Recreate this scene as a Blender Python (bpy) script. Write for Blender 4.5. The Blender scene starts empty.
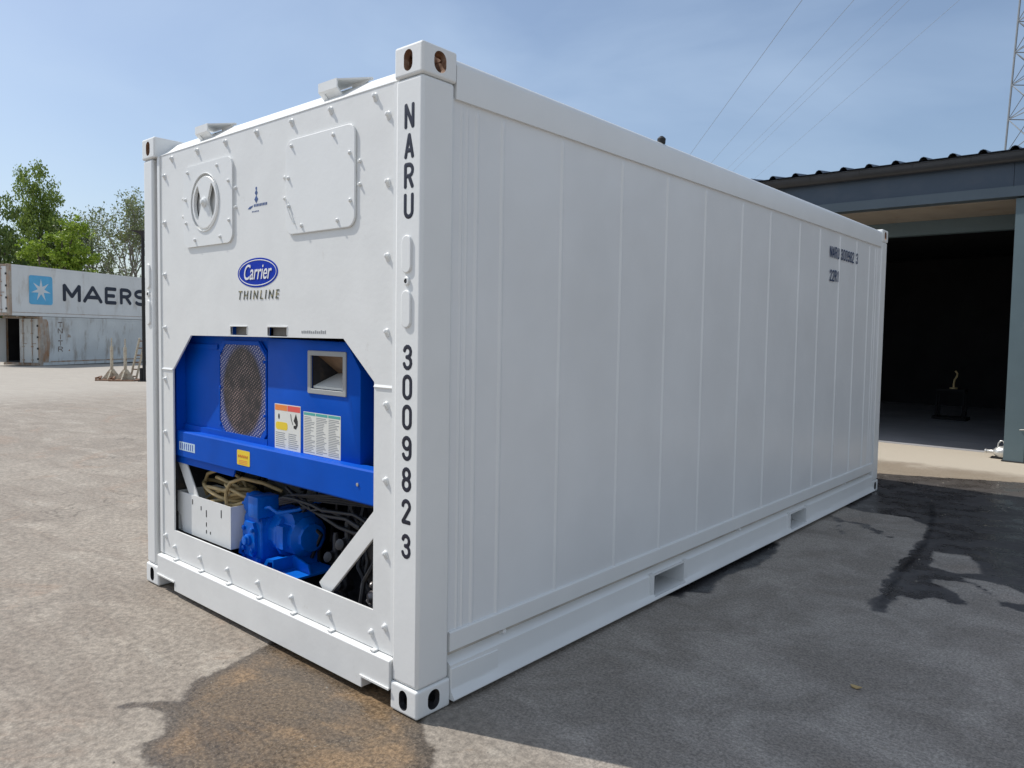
import bpy, bmesh, math, random
import numpy as np
from mathutils import Vector, Matrix, noise
R = math.radians
random.seed(7)
S = bpy.context.scene
COL = S.collection

# ------------------------------------------------------------------ camera
CAM = Vector((2.145922, -1.868033, 1.509407))
YAW, PIT, ROL, FPX = -0.6991711, -0.0538707, 0.0176117, 745.97
cf = Vector((math.sin(YAW)*math.cos(PIT), math.cos(YAW)*math.cos(PIT), math.sin(PIT)))
cr = Vector((math.cos(YAW), -math.sin(YAW), 0)); cu = cr.cross(cf)
cr2 = cr*math.cos(ROL)+cu*math.sin(ROL); cu2 = -cr*math.sin(ROL)+cu*math.cos(ROL)
cam = bpy.data.cameras.new('camera'); camo = bpy.data.objects.new('camera', cam); COL.objects.link(camo)
m = Matrix((cr2, cu2, -cf)).transposed().to_4x4(); m.translation = CAM
camo.matrix_world = m
cam.sensor_width = 36; cam.lens = FPX*36/1024
cam.shift_x = -24.23/1024; cam.shift_y = -9.17/1024
cam.clip_start = .05; cam.clip_end = 2000
S.camera = camo

# ------------------------------------------------------------------ world, sun, exposure
SUN = Vector((1, .37, -1.35)).normalized()
w = bpy.data.worlds.new('World'); S.world = w; w.use_nodes = True
nt = w.node_tree; nt.nodes.clear()
out = nt.nodes.new('ShaderNodeOutputWorld'); bg = nt.nodes.new('ShaderNodeBackground')
sky = nt.nodes.new('ShaderNodeTexSky'); sky.sky_type = 'NISHITA'; sky.sun_disc = False
sky.sun_elevation = math.asin(-SUN.z); sky.sun_rotation = math.atan2(-SUN.x, -SUN.y)
sky.air_density = 1.0; sky.dust_density = 1.5; sky.ozone_density = 2.0; sky.altitude = 20
tc = nt.nodes.new('ShaderNodeTexCoord'); mp = nt.nodes.new('ShaderNodeMapping')
mp.inputs['Scale'].default_value = (1.2, 2.6, 5.0); mp.inputs['Rotation'].default_value = (0, R(14), R(35))
nz = nt.nodes.new('ShaderNodeTexNoise'); nz.inputs['Scale'].default_value = 1.5
nz.inputs['Detail'].default_value = 5; nz.inputs['Roughness'].default_value = .5; nz.inputs['Distortion'].default_value = .3
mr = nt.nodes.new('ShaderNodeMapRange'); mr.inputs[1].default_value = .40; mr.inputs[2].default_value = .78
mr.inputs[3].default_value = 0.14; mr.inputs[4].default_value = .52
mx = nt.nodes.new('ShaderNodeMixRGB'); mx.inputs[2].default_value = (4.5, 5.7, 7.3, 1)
L = nt.links.new
L(tc.outputs['Generated'], mp.inputs[0]); L(mp.outputs[0], nz.inputs[0]); L(nz.outputs[0], mr.inputs[0])
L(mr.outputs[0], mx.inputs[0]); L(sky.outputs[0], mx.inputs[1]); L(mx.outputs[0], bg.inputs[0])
bg.inputs[1].default_value = .121
L(bg.outputs[0], out.inputs[0])
dt = nt.nodes.new('ShaderNodeVectorMath'); dt.operation = 'DOT_PRODUCT'; dt.inputs[1].default_value = (.87, -.42, .25)   # added brightening in the unseen sky behind the camera, fills the shaded sides
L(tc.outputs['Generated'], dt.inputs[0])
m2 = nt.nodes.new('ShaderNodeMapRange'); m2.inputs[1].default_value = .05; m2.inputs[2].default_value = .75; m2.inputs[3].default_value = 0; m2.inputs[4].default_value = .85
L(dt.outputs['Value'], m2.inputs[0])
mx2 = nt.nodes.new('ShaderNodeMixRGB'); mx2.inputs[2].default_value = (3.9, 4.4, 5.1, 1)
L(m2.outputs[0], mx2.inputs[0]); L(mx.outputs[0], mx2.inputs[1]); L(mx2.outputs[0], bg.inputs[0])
sl = bpy.data.lights.new('sun', 'SUN'); so = bpy.data.objects.new('sun', sl); COL.objects.link(so)
sl.energy = 3.9; sl.angle = R(.55); sl.color = (1, .955, .89)
so.rotation_euler = SUN.to_track_quat('-Z', 'Y').to_euler(); so.location = (-10, -6, 20)
S.view_settings.view_transform = 'Standard'; S.view_settings.look = 'None'
S.view_settings.gamma = 1; S.view_settings.exposure = 0.08
S.render.resolution_x = 1024; S.render.resolution_y = 768

# ------------------------------------------------------------------ helpers
ORG = Vector((0, 0, 0))
def org(x=0, y=0, z=0):
    global ORG
    ORG = Vector((x, y, z))
def box(bm, x0, x1, y0, y1, z0, z1):
    v = [bm.verts.new(p) for p in ((x0,y0,z0),(x1,y0,z0),(x1,y1,z0),(x0,y1,z0),(x0,y0,z1),(x1,y0,z1),(x1,y1,z1),(x0,y1,z1))]
    for f in ((0,3,2,1),(4,5,6,7),(0,1,5,4),(1,2,6,5),(2,3,7,6),(3,0,4,7)): bm.faces.new([v[i] for i in f])
    return v
def prism(bm, pts, ax, a, b):
    """extrude the 2-D polygon pts along axis ax ('x': pts=(y,z), 'y': pts=(x,z), 'z': pts=(x,y))"""
    def mk(p, t): return {'x': (t, p[0], p[1]), 'y': (p[0], t, p[1]), 'z': (p[0], p[1], t)}[ax]
    A = [bm.verts.new(mk(p, a)) for p in pts]; B = [bm.verts.new(mk(p, b)) for p in pts]
    n = len(pts)
    bm.faces.new(A); bm.faces.new(B[::-1])
    for i in range(n): bm.faces.new((A[i], B[i], B[(i+1) % n], A[(i+1) % n]))
    return A+B
def tube(bm, pts, r, n=8, cap=True):
    pts = [Vector(p) for p in pts]; rr = r if isinstance(r, (list, tuple)) else [r]*len(pts)
    rings = []; prev = None
    for i, p in enumerate(pts):
        d = (pts[min(i+1, len(pts)-1)]-pts[max(i-1, 0)]).normalized()
        if prev is None:
            a = d.orthogonal().normalized()
        else:
            a = (prev-d*prev.dot(d)); a = a.normalized() if a.length > 1e-6 else d.orthogonal().normalized()
        prev = a; b = d.cross(a)
        rings.append([bm.verts.new(p+(a*math.cos(2*math.pi*k/n)+b*math.sin(2*math.pi*k/n))*rr[i]) for k in range(n)])
    for i in range(len(rings)-1):
        for k in range(n): bm.faces.new((rings[i][k], rings[i][(k+1) % n], rings[i+1][(k+1) % n], rings[i+1][k]))
    if cap:
        bm.faces.new(rings[0][::-1]); bm.faces.new(rings[-1])
def lathe(bm, p, axis, prof, n=24):
    """prof = [(r, t)...] along axis from point p"""
    p = Vector(p); d = Vector(axis).normalized(); a = d.orthogonal().normalized(); b = d.cross(a)
    rings = [[bm.verts.new(p+d*t+(a*math.cos(2*math.pi*k/n)+b*math.sin(2*math.pi*k/n))*max(r, 1e-4)) for k in range(n)] for r, t in prof]
    for i in range(len(rings)-1):
        for k in range(n): bm.faces.new((rings[i][k], rings[i][(k+1) % n], rings[i+1][(k+1) % n], rings[i+1][k]))
    bm.faces.new(rings[0][::-1]); bm.faces.new(rings[-1])
def rrect(x0, x1, z0, z1, r, n=6):
    o = []
    for cx, cz, a in ((x1-r, z1-r, 0), (x0+r, z1-r, 90), (x0+r, z0+r, 180), (x1-r, z0+r, 270)):
        for k in range(n+1):
            t = R(a+90*k/n); o.append((cx+r*math.cos(t), cz+r*math.sin(t)))
    return o
def ell(cx, cz, rx, rz, n=40): return [(cx+rx*math.cos(2*math.pi*k/n), cz+rz*math.sin(2*math.pi*k/n)) for k in range(n)]
def bevel(bm, w_, seg=2, ang=30):
    bmesh.ops.recalc_face_normals(bm, faces=bm.faces)
    e = [e for e in bm.edges if len(e.link_faces) == 2 and e.calc_face_angle(0) > R(ang)]
    bmesh.ops.bevel(bm, geom=e, offset=w_, segments=seg, profile=.5, affect='EDGES', clamp_overlap=True)
def cut(bm, cutters):
    """boolean difference of bm minus each cutter bmesh"""
    me = bpy.data.meshes.new('t'); bmesh.ops.recalc_face_normals(bm, faces=bm.faces); bm.to_mesh(me)
    o = bpy.data.objects.new('t', me); COL.objects.link(o); cs = []
    for c in cutters:
        bmesh.ops.recalc_face_normals(c, faces=c.faces)
        mc = bpy.data.meshes.new('c'); c.to_mesh(mc); c.free(); oc = bpy.data.objects.new('c', mc); COL.objects.link(oc); cs.append(oc)
        md = o.modifiers.new('b', 'BOOLEAN'); md.operation = 'DIFFERENCE'; md.solver = 'EXACT'; md.object = oc
    bpy.context.view_layer.update()
    ev = o.evaluated_get(bpy.context.evaluated_depsgraph_get()); nm = bpy.data.meshes.new_from_object(ev)
    r = bmesh.new(); r.from_mesh(nm)
    for q in cs+[o]:
        d = q.data; bpy.data.objects.remove(q); bpy.data.meshes.remove(d)
    bpy.data.meshes.remove(nm); bm.free()
    return r
def obj(name, bm, mats, parent=None, smooth=0, label=None):
    bmesh.ops.recalc_face_normals(bm, faces=bm.faces)
    me = bpy.data.meshes.new(name); bm.to_mesh(me); bm.free()
    if ORG.length: me.transform(Matrix.Translation(-ORG))
    for m_ in (mats if isinstance(mats, (list, tuple)) else [mats]): me.materials.append(m_)
    if smooth < 0:      # bevelled plate: only the small bevel faces are smooth
        mxa = max((p.area for p in me.polygons), default=1)
        for p in me.polygons: p.use_smooth = p.area < .06*mxa
    elif smooth:
        me.shade_smooth()
        try: me.set_sharp_from_angle(angle=R(smooth))
        except Exception: pass
    o = bpy.data.objects.new(name, me); COL.objects.link(o)
    if parent: o.parent = parent
    elif ORG.length: o.location = ORG
    if label: o['label'] = label
    return o
def tag(o, label=None, cat=None, group=None, kind=None):
    if label: o['label'] = label
    if cat: o['category'] = cat
    if group: o['group'] = group
    if kind: o['kind'] = kind
    return o
def thing(name, loc, rz=0):
    o = bpy.data.objects.new(name, None); COL.objects.link(o); o.empty_display_size = .3
    o.location = loc; o.rotation_euler = (0, 0, rz); return o
def inst(src, loc, parent=None):
    o = src.copy(); COL.objects.link(o); o.parent = parent or src.parent; o.location = loc; return o
def text(name, body, size, mat, parent, M, bold=0, shear=0, sx=1, align='CENTER', depth=.0008, spacing=1):
    c = bpy.data.curves.new(name, 'FONT'); c.body = body; c.size = size; c.extrude = depth; c.offset = bold
    c.shear = shear; c.align_x = align; c.align_y = 'CENTER'; c.space_character = spacing
    o = bpy.data.objects.new(name, c); COL.objects.link(o); bpy.context.view_layer.update()
    me = bpy.data.meshes.new_from_object(o.evaluated_get(bpy.context.evaluated_depsgraph_get()))
    bpy.data.objects.remove(o); bpy.data.curves.remove(c)
    me.transform(M @ Matrix.Diagonal((sx, 1, 1, 1)))
    if ORG.length: me.transform(Matrix.Translation(-ORG))
    me.materials.clear(); me.materials.append(mat)
    o = bpy.data.objects.new(name, me); COL.objects.link(o); o.parent = parent; return o
def MF(x, y, z): return Matrix.Translation((x, y, z)) @ Matrix.Rotation(R(90), 4, 'X')          # lettering on a face looking to -Y
def MS(x, y, z): return Matrix.Translation((x, y, z)) @ Matrix.Rotation(R(90), 4, 'Z') @ Matrix.Rotation(R(90), 4, 'X')  # on a face looking to +X
# stencil style glyphs, cell 0..1 wide, 0..2 high
def arc(cx, cy, rx, ry, a0, a1, n=8): return [(cx+rx*math.cos(R(a0+(a1-a0)*k/n)), cy+ry*math.sin(R(a0+(a1-a0)*k/n))) for k in range(n+1)]
GL = {
 'N': [[(0,0),(0,2),(1,0),(1,2)]],
 'A': [[(0,0),(.5,2),(1,0)], [(.17,.6),(.83,.6)]],
 'R': [[(0,0),(0,2)], [(0,2),(.5,2)]+arc(.5,1.5,.5,.5,90,-90)+[(0,1)], [(.5,1),(1,0)]],
 'U': [[(0,2),(0,.5)]+arc(.5,.5,.5,.5,180,360)+[(1,2)]],
 '0': [arc(.5,1.5,.5,.5,0,180)+arc(.5,.5,.5,.5,180,360)+[(1,1.5)]],
 '1': [[(.15,1.6),(.5,2),(.5,0)]],
 '2': [arc(.5,1.5,.5,.5,180,-20)+[(0,0),(1,0)]],
 '3': [arc(.5,1.52,.46,.48,170,-90)+[(.35,1.04)], arc(.5,.52,.5,.52,90,-170)],
 '8': [arc(.5,1.5,.45,.48,-90,270,14), arc(.5,.52,.5,.52,-90,270,14)],
 '9': [arc(.5,1.45,.5,.52,0,360,14), [(1,1.45),(1,.5)]+arc(.5,.5,.5,.5,0,-170)],
 'M': [[(0,0),(0,2),(.5,.55),(1,2),(1,0)]], 'E': [[(1,2),(0,2),(0,0),(1,0)], [(0,1),(.85,1)]],
 'S': [[(1,1.75)]+arc(.55,1.5,.45,.48,60,90,3)+arc(.45,1.5,.45,.48,90,270)+arc(.55,.5,.45,.5,90,-90)+arc(.45,.5,.45,.5,-90,-150,3)], 'K': [[(0,0),(0,2)], [(1,2),(.02,.85)], [(.35,1.2),(1,0)]],
 'T': [[(0,2),(1,2)], [(.5,2),(.5,0)]], 'I': [[(.5,2),(.5,0)]],
}
def glyph(bm, ch, M, wd, ht, th, flat=.12):
    """raised paint strokes of one character, centred on M's origin, local x right, y up, z out"""
    q = 0
    for st in GL[ch]:
        pts = [Vector(((x-.5)*wd, (y-1)*ht/2, 0)) for x, y in st]; runs = [[pts[0]]]
        for a, b in zip(pts, pts[1:]):
            if (b-a).length < 1e-6: continue
            r_ = runs[-1]
            if len(r_) > 1 and (r_[-1]-r_[-2]).angle(b-a) > R(38): runs.append([a, b])
            else: r_.append(b)
        for r_ in runs:
            q += 1; d0 = (r_[0]-r_[1]).normalized()*th*.3; d1 = (r_[-1]-r_[-2]).normalized()*th*.3
            rr = [r_[0]+d0]+r_+[r_[-1]+d1]; b2 = bmesh.new(); tube(b2, rr, [th*.30]+[th/2]*len(r_)+[th*.30], 8)
            for v in b2.verts: v.co.z *= flat*(1+.03*q)
            b2.transform(M); t = bpy.data.meshes.new('t'); b2.to_mesh(t); bm.from_mesh(t); b2.free(); bpy.data.meshes.remove(t)

# ------------------------------------------------------------------ materials
def mat(name, base, rough=.5, metal=0, spec=.5, var=.06, vs=3.0, bump=0.0, bs=60, dirt=None, dirt_s=2.0, dirt_t=(.55, .75), coat=0, stretch=None):
    m_ = bpy.data.materials.new(name); m_.use_nodes = True; t = m_.node_tree; N = t.nodes; P = N['Principled BSDF']
    P.inputs['Roughness'].default_value = rough; P.inputs['Metallic'].default_value = metal
    P.inputs['Specular IOR Level'].default_value = spec; P.inputs['Coat Weight'].default_value = coat
    tc_ = N.new('ShaderNodeTexCoord'); src = tc_.outputs['Object']
    n1 = N.new('ShaderNodeTexNoise'); n1.inputs['Scale'].default_value = vs; n1.inputs['Detail'].default_value = 6
    t.links.new(src, n1.inputs['Vector'])
    r_ = N.new('ShaderNodeMapRange'); r_.inputs[1].default_value = .3; r_.inputs[2].default_value = .7
    r_.inputs[3].default_value = 1-var; r_.inputs[4].default_value = 1+var; t.links.new(n1.outputs[0], r_.inputs[0])
    mm = N.new('ShaderNodeVectorMath'); mm.operation = 'SCALE'; mm.inputs[0].default_value = base
    t.links.new(r_.outputs[0], mm.inputs['Scale']); c = mm.outputs[0]
    if dirt:
        n2 = N.new('ShaderNodeTexNoise'); n2.inputs['Scale'].default_value = dirt_s; n2.inputs['Detail'].default_value = 8; n2.inputs['Roughness'].default_value = .65
        mpp = N.new('ShaderNodeMapping'); mpp.inputs['Scale'].default_value = stretch or (1, 1, 1); t.links.new(src, mpp.inputs[0]); t.links.new(mpp.outputs[0], n2.inputs['Vector'])
        r2 = N.new('ShaderNodeMapRange'); r2.inputs[1].default_value, r2.inputs[2].default_value = dirt_t; t.links.new(n2.outputs[0], r2.inputs[0])
        x = N.new('ShaderNodeMixRGB'); t.links.new(r2.outputs[0], x.inputs[0]); t.links.new(c, x.inputs[1]); x.inputs[2].default_value = (*dirt, 1); c = x.outputs[0]
    t.links.new(c, P.inputs['Base Color'])
    if bump:
        n3 = N.new('ShaderNodeTexNoise'); n3.inputs['Scale'].default_value = bs; n3.inputs['Detail'].default_value = 4; t.links.new(src, n3.inputs['Vector'])
        b = N.new('ShaderNodeBump'); b.inputs['Strength'].default_value = 1; b.inputs['Distance'].default_value = bump
        t.links.new(n3.outputs[0], b.inputs['Height']); t.links.new(b.outputs[0], P.inputs['Normal'])
    return m_
WHITE = mat('white_paint', (.79, .805, .80), .38, var=.02, vs=4, bump=.0005, bs=45)
# the long side: fresh rolled white paint over sheet that is not quite flat
SIDEW = mat('white_sheet_paint', (.77, .79, .80), .33, var=.035, vs=2.2, bump=.013, bs=1.6)
WHITE2 = mat('white_paint_scuffed', (.77, .78, .77), .4, var=.03, vs=6, bump=.0006, bs=40, dirt=(.50, .48, .44), dirt_s=7, dirt_t=(.66, .82))
GRIME = mat('grimy_white_paint', (.50, .47, .42), .6, var=.2, vs=6)
BLUE = mat('blue_enamel', (.0, .085, .52), .5, spec=.10, var=.08, vs=5, bump=.0003, bs=30)
BLUEB = mat('blue_machine_paint', (.0, .13, .60), .36, spec=.28, var=.12, vs=14, bump=.0025, bs=35)
NAVY = mat('dark_letter_paint', (.006, .008, .025), .45, var=.2, vs=30)
NAVY2 = mat('side_letter_paint', (.02, .04, .11), .5, var=.3, vs=40)
BLACK = mat('black_rubber', (.012, .012, .013), .55, bump=.002, bs=60)
DARK = mat('grimy_dark_steel', (.030, .030, .034), .5, var=.35, vs=12, bump=.003, bs=25, dirt=(.09, .07, .05), dirt_s=9)
RUST = mat('rusty_steel', (.22, .12, .07), .85, var=.3, vs=25, bump=.002, bs=60, dirt=(.42, .33, .27), dirt_s=18, dirt_t=(.5, .7))
GREYB = mat('grey_liner', (.20, .19, .17), .6, var=.15, vs=9, dirt=(.10, .08, .06), dirt_s=5)
HOSE = mat('tan_rubber_cable', (.46, .34, .16), .5, var=.25, vs=20, dirt=(.08, .06, .04), dirt_s=14)
STEEL = mat('bare_steel', (.50, .50, .48), .38, metal=.8, var=.1, vs=20, bump=.001)
FRAMEG = mat('grey_window_frame', (.36, .37, .37), .45, var=.05)
YEL = mat('yellow_sticker', (.85, .62, .03), .5, var=.05); ORA = mat('orange_print', (.85, .25, .05), .5); RED = mat('red_print', (.78, .10, .08), .5)
PAPER = mat('sticker_white', (.78, .78, .72), .45, var=.03); INK = mat('grey_print', (.30, .31, .32), .6); TEAL = mat('teal_print', (.08, .42, .38), .5)
PALEP = mat('pale_plate', (.50, .66, .80), .4, var=.15, vs=60)
LOGOB = mat('logo_blue', (.002, .035, .42), .5, spec=.1, var=.03); LOGOW = mat('logo_white', (.82, .83, .84), .4, var=.02)
EMBL = mat('emblem_blue', (.04, .09, .26), .5, var=.3, vs=60); GOLD = mat('worn_gold_print', (.42, .36, .17), .5, var=.5, vs=60, dirt=(.04, .05, .03), dirt_s=45, dirt_t=(.42, .5))
BROWN = mat('brown_board', (.24, .15, .09), .6, var=.25, vs=20)

def grille_mat():
    m_ = bpy.data.materials.new('perforated_sheet'); m_.use_nodes = True; t = m_.node_tree; N = t.nodes; P = N['Principled BSDF']
    tc_ = N.new('ShaderNodeTexCoord'); mp_ = N.new('ShaderNodeMapping'); mp_.inputs['Scale'].default_value = (1, .001, 1); mp_.inputs['Rotation'].default_value = (0, R(32), 0)
    v = N.new('ShaderNodeTexVoronoi'); v.inputs['Scale'].default_value = 62; v.inputs['Randomness'].default_value = .12
    t.links.new(tc_.outputs['Object'], mp_.inputs[0]); t.links.new(mp_.outputs[0], v.inputs['Vector'])
    lt = N.new('ShaderNodeMath'); lt.operation = 'LESS_THAN'; lt.inputs[1].default_value = .27; t.links.new(v.outputs['Distance'], lt.inputs[0])
    n = N.new('ShaderNodeTexNoise'); n.inputs['Scale'].default_value = 14; t.links.new(tc_.outputs['Object'], n.inputs['Vector'])
    cr_ = N.new('ShaderNodeValToRGB'); cr_.color_ramp.elements[0].color = (.035, .022, .02, 1); cr_.color_ramp.elements[1].color = (.38, .26, .23, 1)
    cr_.color_ramp.elements[0].position = .35; cr_.color_ramp.elements[1].position = .65
    t.links.new(n.outputs[0], cr_.inputs[0]); x = N.new('ShaderNodeMixRGB'); 
    vd = N.new('ShaderNodeVectorMath'); vd.operation = 'SUBTRACT'; vd.inputs[1].default_value = (-1.487, 0, 1.19); t.links.new(tc_.outputs['Object'], vd.inputs[0])
    vm = N.new('ShaderNodeVectorMath'); vm.operation = 'MULTIPLY'; vm.inputs[1].default_value = (1/.215, 0, 1/.255); t.links.new(vd.outputs[0], vm.inputs[0])
    vl = N.new('ShaderNodeVectorMath'); vl.operation = 'LENGTH'; t.links.new(vm.outputs[0], vl.inputs[0])
    rr = N.new('ShaderNodeMapRange'); rr.inputs[1].default_value = .85; rr.inputs[2].default_value = 1.0; t.links.new(vl.outputs['Value'], rr.inputs[0])
    xw = N.new('ShaderNodeMixRGB'); xw.inputs[1].default_value = (.006, .005, .008, 1); xw.inputs[2].default_value = (.001, .03, .20, 1); t.links.new(rr.outputs[0], xw.inputs[0])  # lit holes and shaded middle are painted on; the sheet itself is solid
    xd = N.new('ShaderNodeMixRGB'); xd.inputs[2].default_value = (.48, .45, .55, 1); t.links.new(rr.outputs[0], xd.inputs[0]); t.links.new(cr_.outputs[0], xd.inputs[1])
    t.links.new(xw.outputs[0], x.inputs[1])
    t.links.new(lt.outputs[0], x.inputs[0]); t.links.new(xd.outputs[0], x.inputs[2]); t.links.new(x.outputs[0], P.inputs['Base Color'])
    P.inputs['Roughness'].default_value = .5
    return m_
GRILLE = grille_mat()

# ------------------------------------------------------------------ the ground
def ground_h(x):
    return -.016*min(max(0, -6-x), 60)
def sd_poly(px, py, poly):
    d = np.full(px.shape, 1e9); ins = np.zeros(px.shape, bool); n = len(poly)
    for i in range(n):
        ax, ay = poly[i]; bx, by = poly[(i+1) % n]; ex, ey = bx-ax, by-ay
        t = np.clip(((px-ax)*ex+(py-ay)*ey)/(ex*ex+ey*ey+1e-12), 0, 1)
        d = np.minimum(d, np.hypot(px-ax-t*ex, py-ay-t*ey))
        c = ((ay > py) != (by > py)) & (px < ex*(py-ay)/(ey+1e-12)+ax); ins ^= c
    return np.where(ins, d, -d)
def sd_line(px, py, pts, w_):
    d = np.full(px.shape, 1e9)
    for (ax, ay), (bx, by) in zip(pts, pts[1:]):
        ex, ey = bx-ax, by-ay; t = np.clip(((px-ax)*ex+(py-ay)*ey)/(ex*ex+ey*ey+1e-12), 0, 1)
        d = np.minimum(d, np.hypot(px-ax-t*ex, py-ay-t*ey))
    return w_-d
PUD = [(-.41,-.77),(-.55,-.80),(-.66,-.80),(-.64,-.69),(-.80,-.60),(-.90,-.66),(-.98,-.72),(-.97,-.66),(-.86,-.53),(-.99,-.41),(-1.0,-.26),(-1.06,-.12),(-1.10,.12),(-.8,.3),(-.3,.3),(0,.06),(.10,-.05),(.20,-.09),(.27,-.15),(.3,-.4),(.1,-1.3),(-.4,-1.2)]
WETR = [(.0,5.05),(.19,4.98),(.51,5.04),(.70,4.89),(.77,4.61),(.80,4.14),(.82,3.65),(.85,3.24),(.91,2.67),(.95,2.46),(1.04,2.52),(1.01,2.77),(1.03,2.9),(1.1,2.85),(1.16,2.95),(1.27,2.94),(1.34,2.99),(1.29,3.12),(1.08,3.32),(1.23,3.41),(1.31,3.41),(1.49,3.1),(1.61,3.06),(2.2,3.2),(2.6,5.0),(1.8,8.0),(-.3,7.1),(-.4,6.2)]
HOLE = [(.95,4.04),(1.14,4.08),(1.31,3.75),(1.2,3.59),(1.01,3.64)]
HOLE2 = [(1.2,3.52),(1.5,3.5),(1.7,3.25),(1.5,3.2),(1.3,3.45)]
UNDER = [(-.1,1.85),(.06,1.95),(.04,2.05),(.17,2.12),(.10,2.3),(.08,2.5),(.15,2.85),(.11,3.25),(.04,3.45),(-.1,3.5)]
BRANCH = [(-.05,4.68),(.12,4.52),(.31,4.50),(.49,4.34)]
BRANCH2 = [(.15,4.5),(.22,4.2),(.3,4.1)]
TRAIL = [(.57,5.73),(.71,5.09),(.85,4.19),(.90,3.31),(.94,2.93),(.98,2.58)]
def build_ground():
    xs = np.concatenate([[-500, -250, -120, -90, -66], np.arange(-60, -8, 2.0), np.arange(-8, -3, .12), np.arange(-3, 3.2, .035), np.arange(3.2, 12, .6), [20, 60, 200, 500]])
    ys = np.concatenate([[-300, -100, -40, -15, -8, -5, -3.5], np.arange(-2.6, 8.6, .045), np.arange(8.6, 12, .2), np.arange(12, 60, 4.0), [90, 200, 500, 900]])
    X, Y = np.meshgrid(xs, ys); n, k = X.shape
    Z = -.016*np.clip(-6-X, 0, 60)
    v = np.stack([X.ravel(), Y.ravel(), Z.ravel()], 1)
    i = np.arange(n*k).reshape(n, k); f = np.stack([i[:-1, :-1], i[:-1, 1:], i[1:, 1:], i[1:, :-1]], -1).reshape(-1, 4)
    me = bpy.data.meshes.new('ground'); me.from_pydata(v.tolist(), [], f.tolist()); me.update()
    x, y = v[:, 0], v[:, 1]
    def att(nm, a):
        A = me.attributes.new(nm, 'FLOAT', 'POINT'); A.data.foreach_set('value', a.astype(np.float32))
    wr = np.minimum(sd_poly(x, y, WETR), np.minimum(-sd_poly(x, y, HOLE), -sd_poly(x, y, HOLE2)))
    wr = np.maximum.reduce([wr, sd_poly(x, y, UNDER), sd_line(x, y, BRANCH, .035), sd_line(x, y, BRANCH2, .02), sd_line(x, y, [(.45,4.3),(.6,4.25)], .02)])
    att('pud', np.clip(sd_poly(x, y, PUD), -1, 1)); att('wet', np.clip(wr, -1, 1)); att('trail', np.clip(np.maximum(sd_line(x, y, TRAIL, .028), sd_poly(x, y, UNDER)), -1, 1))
    m_ = bpy.data.materials.new('yard_surface'); m_.use_nodes = True; t = m_.node_tree; N = t.nodes; P = N['Principled BSDF']; LK = t.links.new
    tc_ = N.new('ShaderNodeTexCoord'); O = tc_.outputs['Object']
    def noise_(s, d=6, r=.6, dist=0):
        q = N.new('ShaderNodeTexNoise'); q.inputs['Scale'].default_value = s; q.inputs['Detail'].default_value = d; q.inputs['Roughness'].default_value = r; q.inputs['Distortion'].default_value = dist
        LK(O, q.inputs['Vector']); return q.outputs[0]
    def rng(src, a, b, c=0, d=1, smooth=True):
        q = N.new('ShaderNodeMapRange'); q.interpolation_type = 'SMOOTHSTEP' if smooth else 'LINEAR'
        for j, u in enumerate((a, b, c, d)): q.inputs[j+1].default_value = u
        LK(src, q.inputs[0]); return q.outputs[0]
    def mix(fac, a, b, mode='MIX'):
        q = N.new('ShaderNodeMixRGB'); q.blend_type = mode
        for s_, u in ((0, fac), (1, a), (2, b)):
            if isinstance(u, (int, float)): q.inputs[s_].default_value = u
            elif isinstance(u, tuple): q.inputs[s_].default_value = (*u, 1)
            else: LK(u, q.inputs[s_])
        return q.outputs[0]
    def math_(op, a, b):
        q = N.new('ShaderNodeMath'); q.operation = op
        for s_, u in ((0, a), (1, b)):
            if isinstance(u, (int, float)): q.inputs[s_].default_value = u
            else: LK(u, q.inputs[s_])
        return q.outputs[0]
    def attr(nm):
        q = N.new('ShaderNodeAttribute'); q.attribute_name = nm; return q.outputs['Fac']
    big = noise_(.35, 5); mid = noise_(2.2, 8, .65, .6); fine = noise_(30, 7, .7); grit = noise_(110, 4, .7)
    mps = N.new('ShaderNodeMapping'); mps.inputs['Scale'].default_value = (.55, 2.3, 1); mps.inputs['Rotation'].default_value = (0, 0, R(-28)); LK(O, mps.inputs[0])
    stk = N.new('ShaderNodeTexNoise'); stk.inputs['Scale'].default_value = 1.7; stk.inputs['Detail'].default_value = 9; stk.inputs['Roughness'].default_value = .68; stk.inputs['Distortion'].default_value = .9; LK(mps.outputs[0], stk.inputs['Vector']); stk = stk.outputs[0]
    base = mix(rng(big, .38, .62), (.255, .222, .185), (.30, .265, .222))
    base = mix(rng(mid, .46, .70), base, (.345, .305, .255))
    base = mix(math_('MULTIPLY', rng(stk, .48, .62), .70), base, (.235, .20, .165))
    base = mix(math_('MULTIPLY', rng(stk, .44, .32), .45), base, (.42, .385, .33))
    base = mix(math_('MULTIPLY', rng(noise_(.9, 9, .72, 1.4), .55, .66), .5), base, (.30, .225, .17))
    base = mix(math_('MULTIPLY', rng(noise_(5.5, 7, .75, 1.0), .62, .70), .55), base, (.20, .155, .115))
    vo = N.new('ShaderNodeTexVoronoi'); vo.inputs['Scale'].default_value = 75; LK(O, vo.inputs['Vector'])
    base = mix(1, base, rng(fine, .3, .7, .66, 1.32), 'MULTIPLY')
    base = mix(1, base, rng(vo.outputs['Distance'], .1, .6, 1.07, .90), 'MULTIPLY')
    base = mix(math_('MULTIPLY', rng(grit, .62, .72), .35), base, (.46, .43, .37))
    base = mix(math_('MULTIPLY', rng(noise_(60, 3, .6), .64, .71), .6), base, (.11, .095, .08))
    base = mix(math_('MULTIPLY', rng(noise_(210, 2, .6), .60, .68), .30), base, (.50, .47, .42))
    # a few hairline cracks
    vc = N.new('ShaderNodeTexVoronoi'); vc.feature = 'DISTANCE_TO_EDGE'; vc.inputs['Scale'].default_value = .42
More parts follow.
